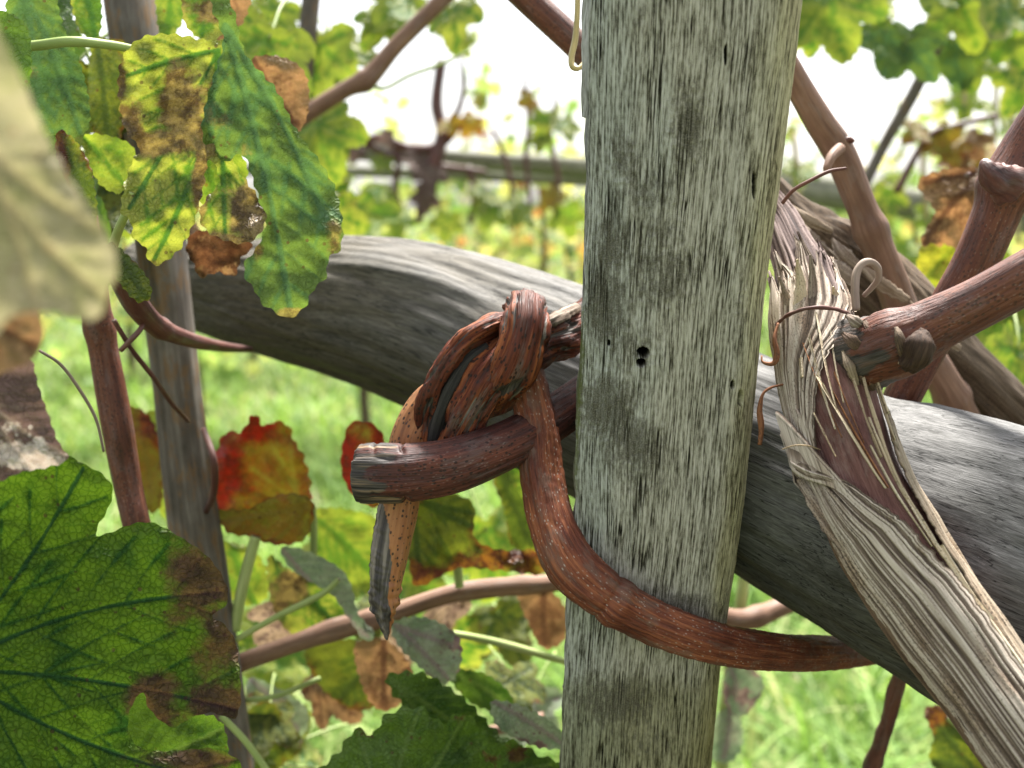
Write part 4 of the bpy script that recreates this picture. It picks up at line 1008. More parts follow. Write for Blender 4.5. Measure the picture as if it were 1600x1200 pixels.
# canes crossing behind
def canes():
    t = thing('vine_cane', 'tan vine cane with a knobbly node slanting down right of the post', 'cane', P3(1480, 600, .56))
    limb('cane', [(1020, -420, .48, 18), (1110, -160, .49, 19), (1180, 10, .50, 19), (1240, 122, .51, 20), (1280, 190, .515, 22), (1312, 240, .52, 24), (1345, 320, .525, 23), (1385, 420, .53, 25), (1420, 510, .54, 26), (1470, 590, .55, 25), (1510, 660, .57, 24), (1560, 760, .6, 24)], M_CANEPINK, t, 24, .002, nodes_at([.58, .82], .22), seed=1.1)
    limb('spur', [(1312, 232, .508, 9), (1300, 244, .50, 8), (1292, 262, .496, 6), (1290, 268, .496, 4)], M_CANEPINK, t, 12, .001)
    limb('spur', [(1318, 222, .515, 9), (1328, 218, .513, 5), (1334, 222, .513, 3)], M_CANEDARK, t, 10, .001)
    t = thing('vine_cane', 'reddish brown cane crossing the white sky left of the post top', 'cane', P3(870, 40, .52))
    limb('cane', [(740, -90, .52, 24), (800, -25, .52, 23), (850, 22, .52, 23), (905, 74, .52, 22), (960, 130, .52, 22), (1010, 190, .53, 22)], M_CANE, t, 22, .002, nodes_at([.15], .15), seed=4)
    limb('tendril', [(903, -30, .46, 4.5), (902, 20, .46, 4.5), (899, 60, .46, 5), (893, 88, .458, 5), (894, 104, .456, 4.5), (904, 107, .456, 4), (912, 98, .458, 3)], M_STEMY, t, 8, .001)
    t = thing('vine_cane', 'thick dark reddish cane with a blackened node at the right edge', 'cane', P3(1500, 440, .47))
    limb('cane', [(1900, -300, .45, 34), (1700, 60, .45, 36), (1640, 170, .455, 36), (1600, 235, .46, 37), (1575, 285, .462, 40), (1555, 340, .465, 36), (1525, 410, .47, 34), (1490, 470, .475, 32), (1450, 540, .48, 30), (1400, 640, .50, 28)], M_CANE, t, 32, .0014, nodes_at([.62], .16), seed=2)
    limb('node_stub', [(1580, 290, .442, 30), (1556, 278, .438, 24), (1542, 262, .437, 15), (1538, 250, .438, 5)], M_CANEDARK, t, 20, .001, lambda th, s, r, g, L: r * .3 * perlin(g * (300, 300, 200)))
    t = thing('tendril', 'thin dark dry tendril between post and tan cane', 'tendril', P3(1260, 290, .45))
    limb('tendril_curve', [(1222, 318, .445, 3), (1240, 297, .442, 3), (1268, 281, .44, 3), (1295, 268, .44, 3), (1322, 263, .441, 2.2)], M_CANEDARK, t, 8, .001)
    t = thing('vine_cane', 'thin grey cane leaning against the white sky at upper right', 'cane', P3(1370, 250, 1.1))
    limb('cane', [(1345, 300, 1.1, 9), (1385, 220, 1.1, 9), (1425, 150, 1.1, 10), (1455, 90, 1.1, 9), (1500, 10, 1.1, 8), (1540, -60, 1.1, 8)], M_STAKE, t, 12, .006, d_soft())
    t = thing('vine_cane', 'brown cane crossing low through the leaves left of the post', 'cane', P3(560, 985, .62))
    limb('cane', [(250, 1085, .60, 14), (375, 1036, .61, 15), (470, 1002, .615, 15), (520, 985, .62, 18), (600, 962, .62, 15), (690, 932, .625, 14), (740, 922, .63, 16), (850, 912, .64, 14), (960, 905, .66, 17), (1080, 950, .68, 17), (1160, 968, .7, 16), (1235, 942, .72, 15), (1300, 915, .74, 14)], M_CANEPINK, t, 20, .002, nodes_at([.27, .47, .85], .16), seed=5)
    t = thing('vine_cane', 'short dark red twig hanging below the log at lower right', 'cane', P3(1400, 1060, .56))
    limb('cane', [(1420, 1010, .53, 14), (1408, 1050, .54, 12), (1394, 1098, .55, 13), (1386, 1130, .56, 11), (1365, 1190, .58, 13), (1340, 1260, .6, 12)], M_CANEDARK, t, 16, .0014, lambda th, s, r, g, L: r * .22 * perlin(g * (160, 160, 90)), seed=6)
canes()

# left stake
def left_poles():
    pts = [(150, -420, .66, 36), (200, -30, .62, 40), (232, 200, .61, 40), (258, 450, .60, 37), (285, 680, .60, 37), (308, 850, .60, 40), (345, 1130, .60, 40), (365, 1280, .60, 40)]
    PR = ctrl3(pts)
    dv = PR[-1] - PR[-2]; k = (-0.15 - PR[-1][2]) / dv[2]
    PR = np.vstack([PR, PR[-1] + dv * k * .5, PR[-1] + dv * k]); PR[-2:, 3] = PR[-3, 3]
    V, F, A = tube_data(PR, 36, .004, lambda th, s, r, g, L: r * .06 * perlin(g * (70, 70, 6)) + .0008 * perlin(g * (300, 300, 10)), seed=7)
    o = obj('stake', V, F, M_STAKE, attrs=A, origin=PR[-1][:3])
    tag(o, 'round grey stake with ochre streaks standing at left', 'stake')
left_poles()

# ------------------------------------------------------------------ leaves of the left vine
def left_vine():
    t = thing('grapevine', 'leafy vine shoot hanging at left with yellowing autumn leaves', 'grapevine', P3(190, 700, .5))
    limb('cane', [(120, 250, .50, 20), (140, 420, .50, 22), (160, 540, .51, 22), (182, 660, .515, 24), (200, 760, .52, 22), (216, 830, .52, 21), (250, 960, .53, 20), (300, 1180, .56, 20), (330, 1300, .58, 20)], M_CANE, t, 22, .002, nodes_at([.22, .55], .15), seed=8)
    o = limb('cane', [(140, 380, .44, 14), (182, 420, .45, 20), (215, 478, .47, 19), (250, 512, .50, 16), (300, 532, .54, 12), (350, 542, .58, 8), (392, 546, .61, 5)], M_CANEDARK, t, 18, .0015, nodes_at([.4], .15), seed=9)
    limb('tendril', [(178, 500, .47, 4), (205, 545, .48, 4), (240, 590, .50, 4), (268, 630, .53, 4), (294, 658, .56, 3)], M_CANEDARK, t, 8, .002)
    limb('tendril', [(188, 548, .47, 4), (215, 520, .47, 4.5), (228, 500, .48, 3)], M_CANEDARK, t, 8, .002)
    limb('tendril', [(62, 548, .40, 2.5), (95, 570, .41, 2.6), (125, 610, .42, 2.6), (150, 655, .43, 2.5), (162, 705, .44, 2)], M_TEND, t, 8, .002)
    limb('tendril', [(318, 670, .57, 5), (334, 720, .56, 6), (334, 770, .57, 6), (322, 800, .59, 4)], M_CANEDARK, t, 8, .002)
    limb('petiole', [(-10, 60, .44, 8), (40, 72, .44, 8), (110, 65, .44, 8), (170, 70, .45, 7), (215, 78, .455, 6)], M_STEM, t, 12, .0015)
    limb('petiole', [(172, 400, .47, 8), (185, 360, .46, 7), (198, 330, .455, 6), (206, 300, .453, 5)], M_STEM, t, 10, .0015)
    # pale leaf almost touching the lens
    traced_leaf('leaf', [(-60, -40), (0, 55), (28, 110), (62, 190), (98, 262), (140, 325), (176, 385), (182, 425), (168, 462), (158, 492), (128, 500), (98, 492), (60, 488), (20, 492), (-60, 520)], L_PALE, .178, t, base=(-60, 200), tips=[(170, 470), (60, 490), (150, 360)], gx=.35, gy=.1, fold=(-60, 120, 170, 480, -.3), step=9, tooth=(3, 40), label='pale cream leaf very close at the left edge', vw=9)
    traced_leaf('leaf', [(-60, 440), (30, 455), (62, 490), (66, 530), (52, 560), (30, 572), (-60, 590)], L_BROWN, .235, t, base=(-60, 480), tips=[(60, 540)], gx=.2, step=9, tooth=(2, 40))
    traced_leaf('leaf', [(-50, 540), (20, 550), (48, 565), (58, 600), (72, 640), (90, 690), (106, 716), (78, 728), (40, 735), (-50, 745)], L_WITHER, .335, t, base=(-50, 600), tips=[(100, 712), (50, 735)], gx=.1, wob=.010, step=6, tooth=(4, 22), stains=[(40, 715, 90, 34, .95), (70, 690, 30, 20, .8), (10, 665, 60, 22, .55), (20, 600, 40, 8, .4)], label='withered purple and whitish leaf at the left edge')
    # big green leaf, lower left
    big = [(-80, 720), (0, 728), (60, 726), (104, 714), (135, 728), (160, 742), (176, 764), (168, 795), (152, 822), (150, 838), (175, 832), (205, 820), (240, 818), (285, 842), (322, 868), (345, 898), (356, 926), (350, 948), (330, 962), (352, 978), (368, 1005), (373, 1040), (376, 1085), (372, 1112), (362, 1122), (330, 1113), (296, 1122), (272, 1136), (250, 1124), (232, 1104), (224, 1080), (210, 1094), (202, 1112), (200, 1140), (212, 1164), (238, 1174), (290, 1172), (330, 1170), (360, 1180), (378, 1200), (380, 1260), (300, 1320), (-80, 1340)]
    traced_leaf('leaf', big, L_GREEN, .385, t, base=(-90, 1045), tips=[(366, 1108), (130, 732), (345, 925), (370, 1230), (-20, 735)], gx=.25, gy=.12, bend=-.10, wob=.008, step=3.4, tooth=(2.5, 26), vw=3.4,
                stains=[(320, 905, 75, 55, .75), (345, 1010, 60, 90, .62), (250, 1095, 40, 42, .8), (340, 1100, 80, 36, .65), (305, 955, 80, 60, .5), (310, 1188, 90, 18, .75), (270, 880, 60, 60, .32), (95, 880, 30, 24, .16), (60, 900, 16, 14, .2)], label='big green grape leaf with browned edge at lower left')
    traced_leaf('leaf', [(180, 1060), (240, 1075), (300, 1110), (345, 1130), (352, 1185), (300, 1230), (190, 1220), (170, 1140)], L_DKGREEN, .43, t, base=(180, 1200), tips=[(345, 1140)], gx=.2, step=6, tooth=(4, 20))
    # hanging leaf with the silvery right half
    traced_leaf('leaf', [(340, -60), (352, -10), (366, 22), (380, 80), (412, 120), (436, 150), (462, 205), (500, 255), (522, 296), (533, 345), (531, 388), (512, 402), (508, 432), (488, 452), (476, 478), (452, 496), (430, 486), (408, 470), (400, 452), (386, 436), (383, 412), (402, 388), (416, 352), (408, 318), (396, 280), (380, 240), (345, 250), (318, 215), (322, 165), (338, 110), (350, 60), (330, 0)], L_SILV, .447, t, base=(352, 40), tips=[(455, 490), (525, 380), (330, 210)], gx=.15, gy=.05, fold=(356, 20, 470, 480, .14), step=4.5, tooth=(5, 26), wob=.008,
                stains=[(452, 490, 26, 12, .8), (522, 368, 18, 34, .6), (345, 190, 26, 36, .5), (430, 440, 26, 40, .35), (370, 230, 30, 22, .35), (405, 395, 14, 22, .5), (432, 240, 8, 8, .6)], label='long blue-green folded leaf hanging over the log end')
    traced_leaf('leaf', [(345, 70), (316, 64), (290, 58), (262, 54), (222, 60), (198, 82), (186, 120), (188, 165), (198, 205), (220, 232), (206, 256), (196, 290), (190, 330), (206, 346), (209, 372), (228, 384), (232, 404), (246, 413), (272, 396), (290, 372), (306, 335), (317, 290), (322, 256), (333, 250), (344, 284), (328, 305), (313, 332), (322, 358), (344, 371), (372, 379), (398, 372), (414, 345), (410, 320), (388, 290), (366, 255), (352, 215), (346, 160), (348, 105)], L_YG, .453, t, base=(342, 78), tips=[(194, 120), (240, 408), (352, 370), (202, 325)], gx=-.05, gy=.05, step=4.2, tooth=(5, 22), wob=.014, fold=(342, 78, 245, 405, -.12), vw=4,
                stains=[(285, 165, 36, 62, .95), (262, 222, 46, 20, .85), (326, 205, 28, 28, .7), (385, 342, 34, 36, .8), (315, 285, 10, 60, .7), (205, 192, 24, 36, .55), (365, 375, 30, 12, .6), (190, 130, 9, 40, .4), (300, 78, 30, 10, .4)], label='yellow-green lobed leaf with brown blotches beside the blue-green leaf')
    traced_leaf('leaf', [(290, -40), (286, 20), (300, 50), (330, 62), (352, 40), (345, -40)], L_YG, .47, t, base=(320, -40), tips=[(315, 55)], step=6, stains=[(330, 20, 40, 20, .6)])
    traced_leaf('leaf', [(334, 360), (300, 366), (292, 392), (304, 412), (312, 432), (340, 424), (366, 430), (376, 402), (392, 388), (378, 364)], L_BROWN, .50, t, base=(340, 362), tips=[(318, 430), (385, 390)], step=5, tooth=(4, 18), wob=.016, stains=[(340, 395, 60, 40, .7)])  # stain darkens this leaf to stand in for the brownish shadow here
    traced_leaf('leaf', [(300, 225), (350, 220), (385, 260), (372, 310), (330, 330), (305, 290)], L_LIME, .475, t, base=(320, 220), tips=[(345, 325)], step=6)
    # backing leaves, upper left
    traced_leaf('leaf', [(20, -30), (78, -20), (98, 40), (128, 110), (140, 190), (118, 215), (96, 205), (60, 215), (46, 170), (30, 110), (10, 60)], L_SILV, .455, t, base=(30, -30), tips=[(125, 205), (55, 205)], fold=(40, -20, 90, 210, .2), step=6, stains=[(50, 110, 24, 20, .5)])
    traced_leaf('leaf', [(92, 205), (118, 222), (140, 262), (148, 300), (150, 345), (138, 360), (118, 320), (100, 275), (88, 240)], L_OLIVE, .45, t, base=(92, 205), tips=[(145, 350)], step=6, stains=[(92, 260, 12, 60, .7)])
    traced_leaf('leaf', [(130, 215), (165, 212), (205, 228), (212, 262), (190, 300), (160, 290), (140, 255)], L_LIME, .49, t, base=(130, 215), tips=[(195, 290)], step=6)
    traced_leaf('leaf', [(150, 60), (186, 80), (200, 140), (190, 205), (168, 232), (146, 200), (138, 130)], L_OLIVE, .53, t, base=(150, 60), tips=[(168, 225)], step=6)
    traced_leaf('leaf', [(250, -60), (300, -50), (290, 20), (262, 62), (246, 30)], L_LIME, .56, t, base=(262, -60), tips=[(262, 55)], step=6)
    traced_leaf('leaf', [(300, -50), (390, -50), (385, 20), (352, 60), (320, 50), (296, 10)], L_BROWN, .53, t, base=(340, -50), tips=[(345, 50)], step=6, wob=.01)
    traced_leaf('leaf', [(395, 92), (440, 90), (474, 112), (482, 160), (470, 200), (440, 205), (420, 160), (405, 130)], L_BROWN, .52, t, base=(395, 92), tips=[(465, 195)], step=6, wob=.012)
    traced_leaf('leaf', [(110, -30), (150, -30), (158, 20), (150, 62), (122, 40)], L_YG, .50, t, base=(130, -30), tips=[(148, 58)], step=6)
    traced_leaf('leaf', [(170, 380), (200, 400), (228, 432), (236, 462), (215, 470), (186, 440), (166, 410)], L_OLIVE, .44, t, base=(170, 380), tips=[(228, 465)], step=6)
    traced_leaf('leaf', [(-30, 20), (30, 30), (48, 80), (40, 140), (10, 120), (-30, 100)], L_DKGREEN, .42, t, base=(-30, 30), tips=[(38, 130)], step=7)
    for (px, py, d, sz, ro, ti, ya, m) in [(60, 30, .56, 150, 170, 20, 30, L_DKGREEN), (150, 120, .58, 130, 200, -20, 20, L_OLIVE), (40, 300, .52, 170, 160, 10, -30, L_YG), (130, 330, .56, 120, 190, 20, 30, L_DKGREEN), (200, 300, .58, 110, 150, 30, 0, L_OLIVE), (230, 240, .66, 130, 170, 20, -20, L_LIME), (100, 120, .62, 160, 150, 10, 10, L_LIME), (300, 120, .66, 140, 190, 10, 20, L_YG), (420, 60, .7, 120, 160, 20, -20, L_LIME), (10, 180, .5, 140, 180, 20, 30, L_DKGREEN), (180, 180, .62, 110, 180, 40, 40, L_BROWN), (250, 330, .62, 90, 200, 40, -40, L_BROWN), (120, 240, .6, 110, 160, 45, 10, L_OLIVE), (280, 180, .6, 100, 150, 30, 50, L_BROWN), (60, 400, .55, 110, 190, 40, 20, L_OLIVE)]:
        leaf_at(t, px, py, d, sz, ro, ti, ya, m)
left_vine()

# ------------------------------------------------------------------ low shoots under the beam
def low_leaves():
    t = thing('vine_shoot', 'low vine shoot with red, orange and olive leaves left of the post', 'vine shoot', P3(560, 1150, .66))
    limb('cane', [(300, 1290, .66, 10), (420, 1240, .66, 10), (560, 1190, .66, 10), (700, 1160, .66, 9), (850, 1120, .67, 8)], M_CANEPINK, t, 12, .004, d_soft())
    T_ = lambda *a, **k: traced_leaf('leaf', *a, parent=t, **k)
    T_([(396, 650), (412, 668), (428, 660), (450, 666), (458, 690), (474, 716), (484, 760), (478, 792), (440, 790), (410, 798), (388, 815), (350, 812), (334, 780), (328, 740), (340, 705), (352, 678), (378, 676)], L_RED, .62, base=(470, 790), tips=[(400, 660), (345, 700), (340, 790), (455, 680)], fold=(470, 790, 390, 670, .3), step=5, tooth=(6, 22), wob=.022, label='red and yellow autumn leaf beside the grey stake', stains=[(352, 735, 36, 60, .8), (400, 672, 30, 20, .7), (385, 790, 40, 20, .4), (430, 700, 10, 60, .25)])
    T_([(336, 800), (388, 796), (420, 778), (460, 772), (488, 784), (486, 820), (470, 845), (430, 850), (395, 838), (360, 832)], L_ORANGE, .60, base=(480, 790), tips=[(350, 815), (430, 845)], step=5, tooth=(4, 20), wob=.010)
    T_([(548, 662), (572, 660), (592, 672), (602, 700), (604, 760), (590, 790), (568, 786), (548, 768), (534, 735), (536, 695)], L_RED, .58, base=(575, 665), tips=[(585, 785), (545, 750)], fold=(572, 660, 585, 790, .5), step=5, tooth=(3, 24), stains=[(548, 740, 26, 60, .85), (590, 690, 14, 40, .5)], label='small curled red and orange leaf behind the cut stub')
    T_([(640, 782), (700, 772), (740, 790), (740, 840), (780, 860), (840, 862), (850, 895), (780, 890), (720, 886), (690, 898), (652, 915), (640, 880), (636, 820)], L_OLIVE, .60, base=(645, 780), tips=[(655, 905), (840, 880), (735, 800)], step=5, tooth=(4, 22), wob=.012, stains=[(660, 900, 34, 24, .5), (780, 875, 80, 16, .6)])
    T_([(770, 720), (812, 730), (836, 770), (850, 830), (835, 862), (800, 850), (790, 800), (775, 760)], L_OLIVE, .66, base=(780, 720), tips=[(830, 850)], step=6)
    T_([(800, 690), (830, 730), (845, 790), (820, 780), (796, 740)], L_LIME, .64, base=(800, 690), tips=[(838, 785)], step=6)
    T_([(440, 856), (480, 862), (530, 888), (548, 915), (560, 960), (585, 990), (570, 1000), (545, 965), (520, 930), (480, 905), (452, 885)], L_GREY, .60, base=(440, 856), tips=[(575, 995)], step=5, tooth=(3, 20), fold=(440, 856, 580, 995, .5), label='grey-green leaf underside crossing the low cane')
    T_([(420, 870), (450, 890), (500, 910), (545, 950), (540, 985), (500, 1000), (450, 985), (425, 940)], L_YG, .64, base=(430, 870), tips=[(535, 985), (440, 975)], step=6, stains=[(450, 920, 30, 40, .5)])
    T_([(345, 850), (392, 858), (415, 890), (418, 930), (392, 945), (362, 935), (346, 900)], L_LIME, .66, base=(400, 945), tips=[(365, 860)], step=6)
    T_([(480, 800), (560, 800), (610, 830), (620, 900), (590, 930), (540, 905), (495, 860)], L_LIME, .72, base=(480, 800), tips=[(600, 920)], step=6, stains=[(520, 820, 40, 20, .3)])
    T_([(612, 975), (660, 965), (705, 985), (720, 1010), (715, 1050), (690, 1068), (655, 1040), (625, 1010)], L_GREY, .57, base=(615, 975), tips=[(700, 1060), (715, 1010)], step=5, wob=.01, stains=[(700, 1020, 26, 40, .5)])
    T_([(478, 1010), (530, 1000), (590, 1005), (620, 1040), (600, 1090), (560, 1110), (520, 1090), (490, 1055)], L_OLIVE, .68, base=(590, 1005), tips=[(530, 1095)], step=6)
    T_([(555, 1010), (600, 1000), (640, 1040), (640, 1085), (600, 1110), (570, 1080)], L_BROWN, .62, base=(600, 1000), tips=[(600, 1105)], step=6, stains=[(620, 1070, 30, 30, .4)])
    T_([(605, 1060), (660, 1055), (720, 1090), (780, 1150), (820, 1180), (760, 1200), (690, 1160), (640, 1110)], L_DKGREEN, .54, base=(610, 1060), tips=[(800, 1185), (680, 1150)], step=5, tooth=(8, 24))
    T_([(500, 1215), (528, 1180), (556, 1142), (584, 1150), (606, 1118), (655, 1108), (690, 1132), (722, 1116), (752, 1140), (770, 1168), (800, 1160), (845, 1184), (890, 1205), (860, 1290), (560, 1290)], L_DKGREEN, .50, base=(600, 1290), tips=[(560, 1145), (655, 1110), (725, 1120), (860, 1195)], step=4.5, tooth=(9, 30), wob=.014, fold=(600, 1290, 680, 1110, .4), stains=[(560, 1150, 40, 30, .5), (800, 1180, 60, 30, .6), (720, 1130, 30, 20, .5)], label='dark green leaf at the bottom edge left of the post')
    T_([(770, 1096), (820, 1106), (868, 1135), (882, 1165), (850, 1168), (800, 1150), (775, 1130)], L_GREY, .53, base=(770, 1096), tips=[(875, 1160)], step=5, stains=[(840, 1160, 40, 12, .5)])
    T_([(700, 1050), (760, 1055), (800, 1090), (790, 1110), (740, 1100)], L_DKGREEN, .60, base=(700, 1050), tips=[(790, 1100)], step=6)
    T_([(810, 925), (860, 925), (885, 960), (880, 1000), (850, 1012), (830, 980)], L_BROWN, .66, base=(850, 920), tips=[(850, 1005)], step=6)
    T_([(390, 1060), (440, 1080), (480, 1110), (470, 1150), (420, 1140), (390, 1100)], L_GREY, .72, base=(390, 1060), tips=[(465, 1140)], step=6)
    T_([(200, 640), (232, 650), (250, 700), (252, 780), (235, 800), (212, 760), (205, 700)], L_ORANGE, .66, base=(235, 800), tips=[(210, 650)], step=6, stains=[(225, 670, 20, 24, .4)])
    T_([(230, 650), (262, 660), (300, 700), (320, 760), (300, 800), (250, 800)], L_LIME, .70, base=(260, 800), tips=[(300, 700)], step=6)
    for c in ([(366, 985, .60, 9), (376, 930, .60, 9), (388, 880, .60, 9), (400, 838, .60, 8)], [(488, 790, .62, 6), (490, 830, .62, 6), (490, 872, .62, 5)], [(700, 780, .62, 9), (706, 830, .62, 8), (714, 880, .62, 8), (718, 918, .62, 7)], [(368, 1000, .6, 5), (430, 965, .6, 5), (500, 930, .6, 5), (530, 905, .6, 4)], [(680, 985, .60, 5), (760, 1000, .61, 6), (830, 1018, .62, 6), (890, 1036, .64, 5)], [(345, 1118, .56, 5), (385, 1160, .56, 5), (425, 1215, .56, 5)], [(330, 1095, .62, 4), (420, 1090, .6, 4), (500, 1060, .62, 4)]):
        limb('petiole', c, M_STEM, t, 10, .002)
    for (px, py, d, sz, ro, ti, ya, m) in [(640, 880, .8, 110, 160, 10, 30, L_LIME), (700, 1000, .85, 100, 200, -20, 10, L_YG), (440, 1000, .85, 120, 170, 30, 0, L_LIME), (830, 1090, .8, 90, 150, 20, 20, L_GREY), (460, 1160, .78, 110, 100, 20, 20, L_YG), (560, 860, .9, 120, 150, 30, 10, L_YG), (760, 830, .85, 110, 190, 10, -20, L_LIME), (420, 1190, .7, 120, 60, 20, 10, L_OLIVE), (780, 960, .9, 90, 210, 30, 0, L_OLIVE), (330, 1010, .8, 90, 150, 20, 0, L_LIME), (455, 950, .7, 80, 140, 40, 30, L_BROWN), (560, 950, .72, 70, 220, 50, -30, L_OLIVE), (700, 940, .74, 70, 170, 50, 40, L_BROWN), (800, 1060, .7, 80, 200, 40, -40, L_OLIVE), (640, 1000, .76, 70, 150, 55, 20, L_BROWN), (500, 1060, .74, 90, 230, 40, 10, L_BROWN), (420, 1110, .7, 80, 170, 45, -20, L_OLIVE)]:
        leaf_at(t, px, py, d, sz, ro, ti, ya, m)
low_leaves()

# ------------------------------------------------------------------ right-hand leaves
def right_leaves():
    t = thing('vine_shoot', 'vine shoot with green leaves against the white sky at upper right', 'vine shoot', P3(1400, -60, .95))
    limb('cane', [(1200, -120, .95, 12), (1320, -40, .95, 12), (1440, -30, .97, 11), (1560, -60, 1.0, 11), (1680, -80, 1.0, 10)], M_CANEPINK, t, 12, .006, d_soft())
    for (px, py, d, sz, ro, ti, ya, m, sh) in [(1300, -10, .92, 105, 185, 15, 25, L_LIME, 0), (1265, 20, .95, 85, 150, 10, -30, L_YG, 1), (1345, -20, .95, 90, 200, 25, 10, L_LIME, 2), (1385, 50, 1.0, 85, 175, 20, -20, L_SILV, 3), (1420, 70, 1.0, 70, 200, 30, 30, L_SILV, 4), (1500, 0, 1.05, 85, 190, 20, 20, L_LIME, 5), (1565, -20, 1.0, 110, 160, 25, -10, L_YG, 6), (1590, 40, 1.05, 80, 200, 20, 20, L_LIME, 7), (1490, 70, 1.1, 75, 185, 15, 30, L_SILV, 8), (1520, 90, 1.1, 60, 170, 20, 10, L_LIME, 9), (1600, 110, 1.1, 70, 160, 20, 0, L_YG, 1), (1455, -30, 1.1, 60, 170, 10, 0, L_LIME, 2)]:
        leaf_at(t, px, py, d, sz, ro, ti, ya, m, sh)
    t = thing('vine_shoot', 'vine shoot with a brown curled leaf and yellow-green leaf by the dark cane', 'vine shoot', P3(1560, 420, .6))
    limb('cane', [(1620, 240, .62, 7), (1560, 262, .61, 6), (1510, 275, .60, 5)], M_CANEDARK, t, 10, .003)
    traced_leaf('leaf', [(1510, 262), (1545, 268), (1552, 320), (1540, 372), (1520, 400), (1500, 392), (1470, 378), (1440, 382), (1452, 350), (1462, 330), (1440, 300), (1436, 282), (1460, 270)], L_BROWN, .60, t, base=(1540, 270), tips=[(1445, 285), (1445, 380), (1520, 395)], step=5, tooth=(4, 18), wob=.018, fold=(1540, 270, 1450, 370, .4), label='brown curled dry leaf hanging by the dark cane')
    traced_leaf('leaf', [(1450, 372), (1500, 362), (1540, 340), (1556, 380), (1530, 420), (1500, 460), (1450, 458), (1432, 440), (1436, 400)], L_RUSTBR, .62, t, base=(1545, 350), tips=[(1440, 445), (1500, 455)], step=5, tooth=(4, 18), wob=.01, stains=[(1470, 378, 60, 16, .7)])
    for (px, py, d, sz, ro, ti, ya, m) in [(1540, 560, .8, 120, 200, 15, 20, L_DKGREEN), (1590, 545, .75, 90, 150, 20, -10, L_LIME), (1570, 470, .9, 110, 190, 10, 10, L_YG), (1450, 470, .8, 70, 180, 20, 10, L_LIME), (1400, 640, .7, 70, 200, 10, 10, L_ORANGE), (1585, 420, .9, 90, 170, 20, 0, L_LIME)]:
        leaf_at(t, px, py, d, sz, ro, ti, ya, m)
    t = thing('vine_shoot', 'shoot with small dark red leaves against the sky above the far rail', 'vine shoot', P3(1490, 220, 1.3))
    limb('cane', [(1400, 300, 1.3, 6), (1450, 215, 1.3, 5), (1500, 195, 1.3, 5), (1560, 180, 1.3, 4)], M_CANEDARK, t, 10, .006)
    for (px, py, sz, ro, ti) in [(1440, 200, 42, 120, 40), (1462, 210, 46, 190, 35), (1485, 225, 48, 170, 45), (1510, 215, 44, 200, 30), (1530, 235, 50, 180, 40), (1500, 250, 40, 150, 20)]:
        leaf_at(t, px, py, 1.3, sz, ro, ti, 20, random.choice([L_RED, L_BROWN, L_ORANGE]))
    t = thing('vine_shoot', 'pale trunk and pink cane with green leaves at upper left centre', 'vine shoot', P3(478, 180, .95))
    limb('trunk', [(492, -60, .95, 15), (482, 40, .95, 15), (474, 120, .95, 16), (468, 200, .95, 16), (462, 300, .95, 16), (452, 430, .96, 15), (448, 500, .98, 14)], M_STAKE, t, 16, .006, d_soft())
    limb('cane', [(420, 225, .90, 13), (480, 178, .90, 13), (540, 140, .90, 13), (575, 122, .90, 15), (620, 70, .90, 13), (690, 0, .90, 13), (740, -50, .90, 13)], M_CANEPINK, t, 16, .004, nodes_at([.42], .2), seed=3)
    limb('tendril', [(572, 128, .9, 4), (600, 138, .9, 3), (640, 118, .9, 3), (690, 100, .9, 3), (735, 78, .9, 2)], M_STEM, t, 8, .004)
    for (px, py, d, sz, ro, ti, ya, m) in [(500, 70, .95, 110, 170, 10, 30, L_LIME), (520, 60, 1.0, 90, 200, 20, -20, L_YG), (500, 190, .92, 100, 190, 20, 20, L_LIME), (495, 250, .95, 90, 170, 10, 10, L_YG), (640, 0, 1.0, 80, 120, 30, 20, L_LIME), (600, 30, 1.0, 60, 150, 30, 0, L_LIME), (715, 10, 1.1, 75, 170, 20, 30, L_YG), (470, 300, .9, 80, 170, 20, 20, L_LIME), (520, 330, 1.0, 80, 190, 0, 20, L_YG), (430, 10, 1.0, 80, 150, 20, 0, L_LIME), (560, 320, 1.2, 80, 200, 20, 0, L_LIME)]:
        leaf_at(t, px, py, d, sz, ro, ti, ya, m)
    t = thing('vine_shoot', 'thin pale upright shoots with sparse leaves against the white sky at right edge', 'vine shoot', P3(1500, 420, 1.6))
    for c in ([(1490, 420), (1500, 250), (1512, 90), (1518, -40)], [(1545, 400), (1552, 230), (1560, 60), (1556, -40)], [(1450, 400), (1446, 320), (1440, 230)], [(1250, 420), (1248, 300), (1240, 210)], [(1300, 420), (1338, 330), (1350, 260)], [(1590, 380), (1584, 210), (1578, 100)]):
        limb('cane', [(x, y, 1.6, 4) for x, y in c], M_STEMY, t, 8, .02, d_soft(.1))
    for (px, py, sz, ro, m) in [(1508, 150, 44, 170, L_LIME), (1556, 170, 50, 190, L_YG), (1500, 330, 50, 160, L_YG), (1448, 330, 44, 200, L_LIME), (1410, 380, 50, 170, L_LIME), (1345, 330, 40, 190, L_YG), (1250, 260, 44, 170, L_YG), (1390, 300, 44, 180, L_YG), (1560, 240, 44, 160, L_LIME), (1500, 240, 40, 190, L_YG), (1345, 400, 44, 170, L_LIME)]:
        leaf_at(t, px, py, 1.6, sz, ro, random.uniform(0, 40), random.uniform(-40, 40), m, petiole=False)
    t = thing('vine_shoot', 'short tangle of leaves and stems at the right of the post foot', 'vine shoot', P3(1160, 1080, .8))
    limb('cane', [(1165, 890, .72, 9), (1155, 960, .72, 9), (1140, 1060, .74, 10), (1130, 1160, .78, 10), (1128, 1280, .82, 10)], M_STEM, t, 10, .004)
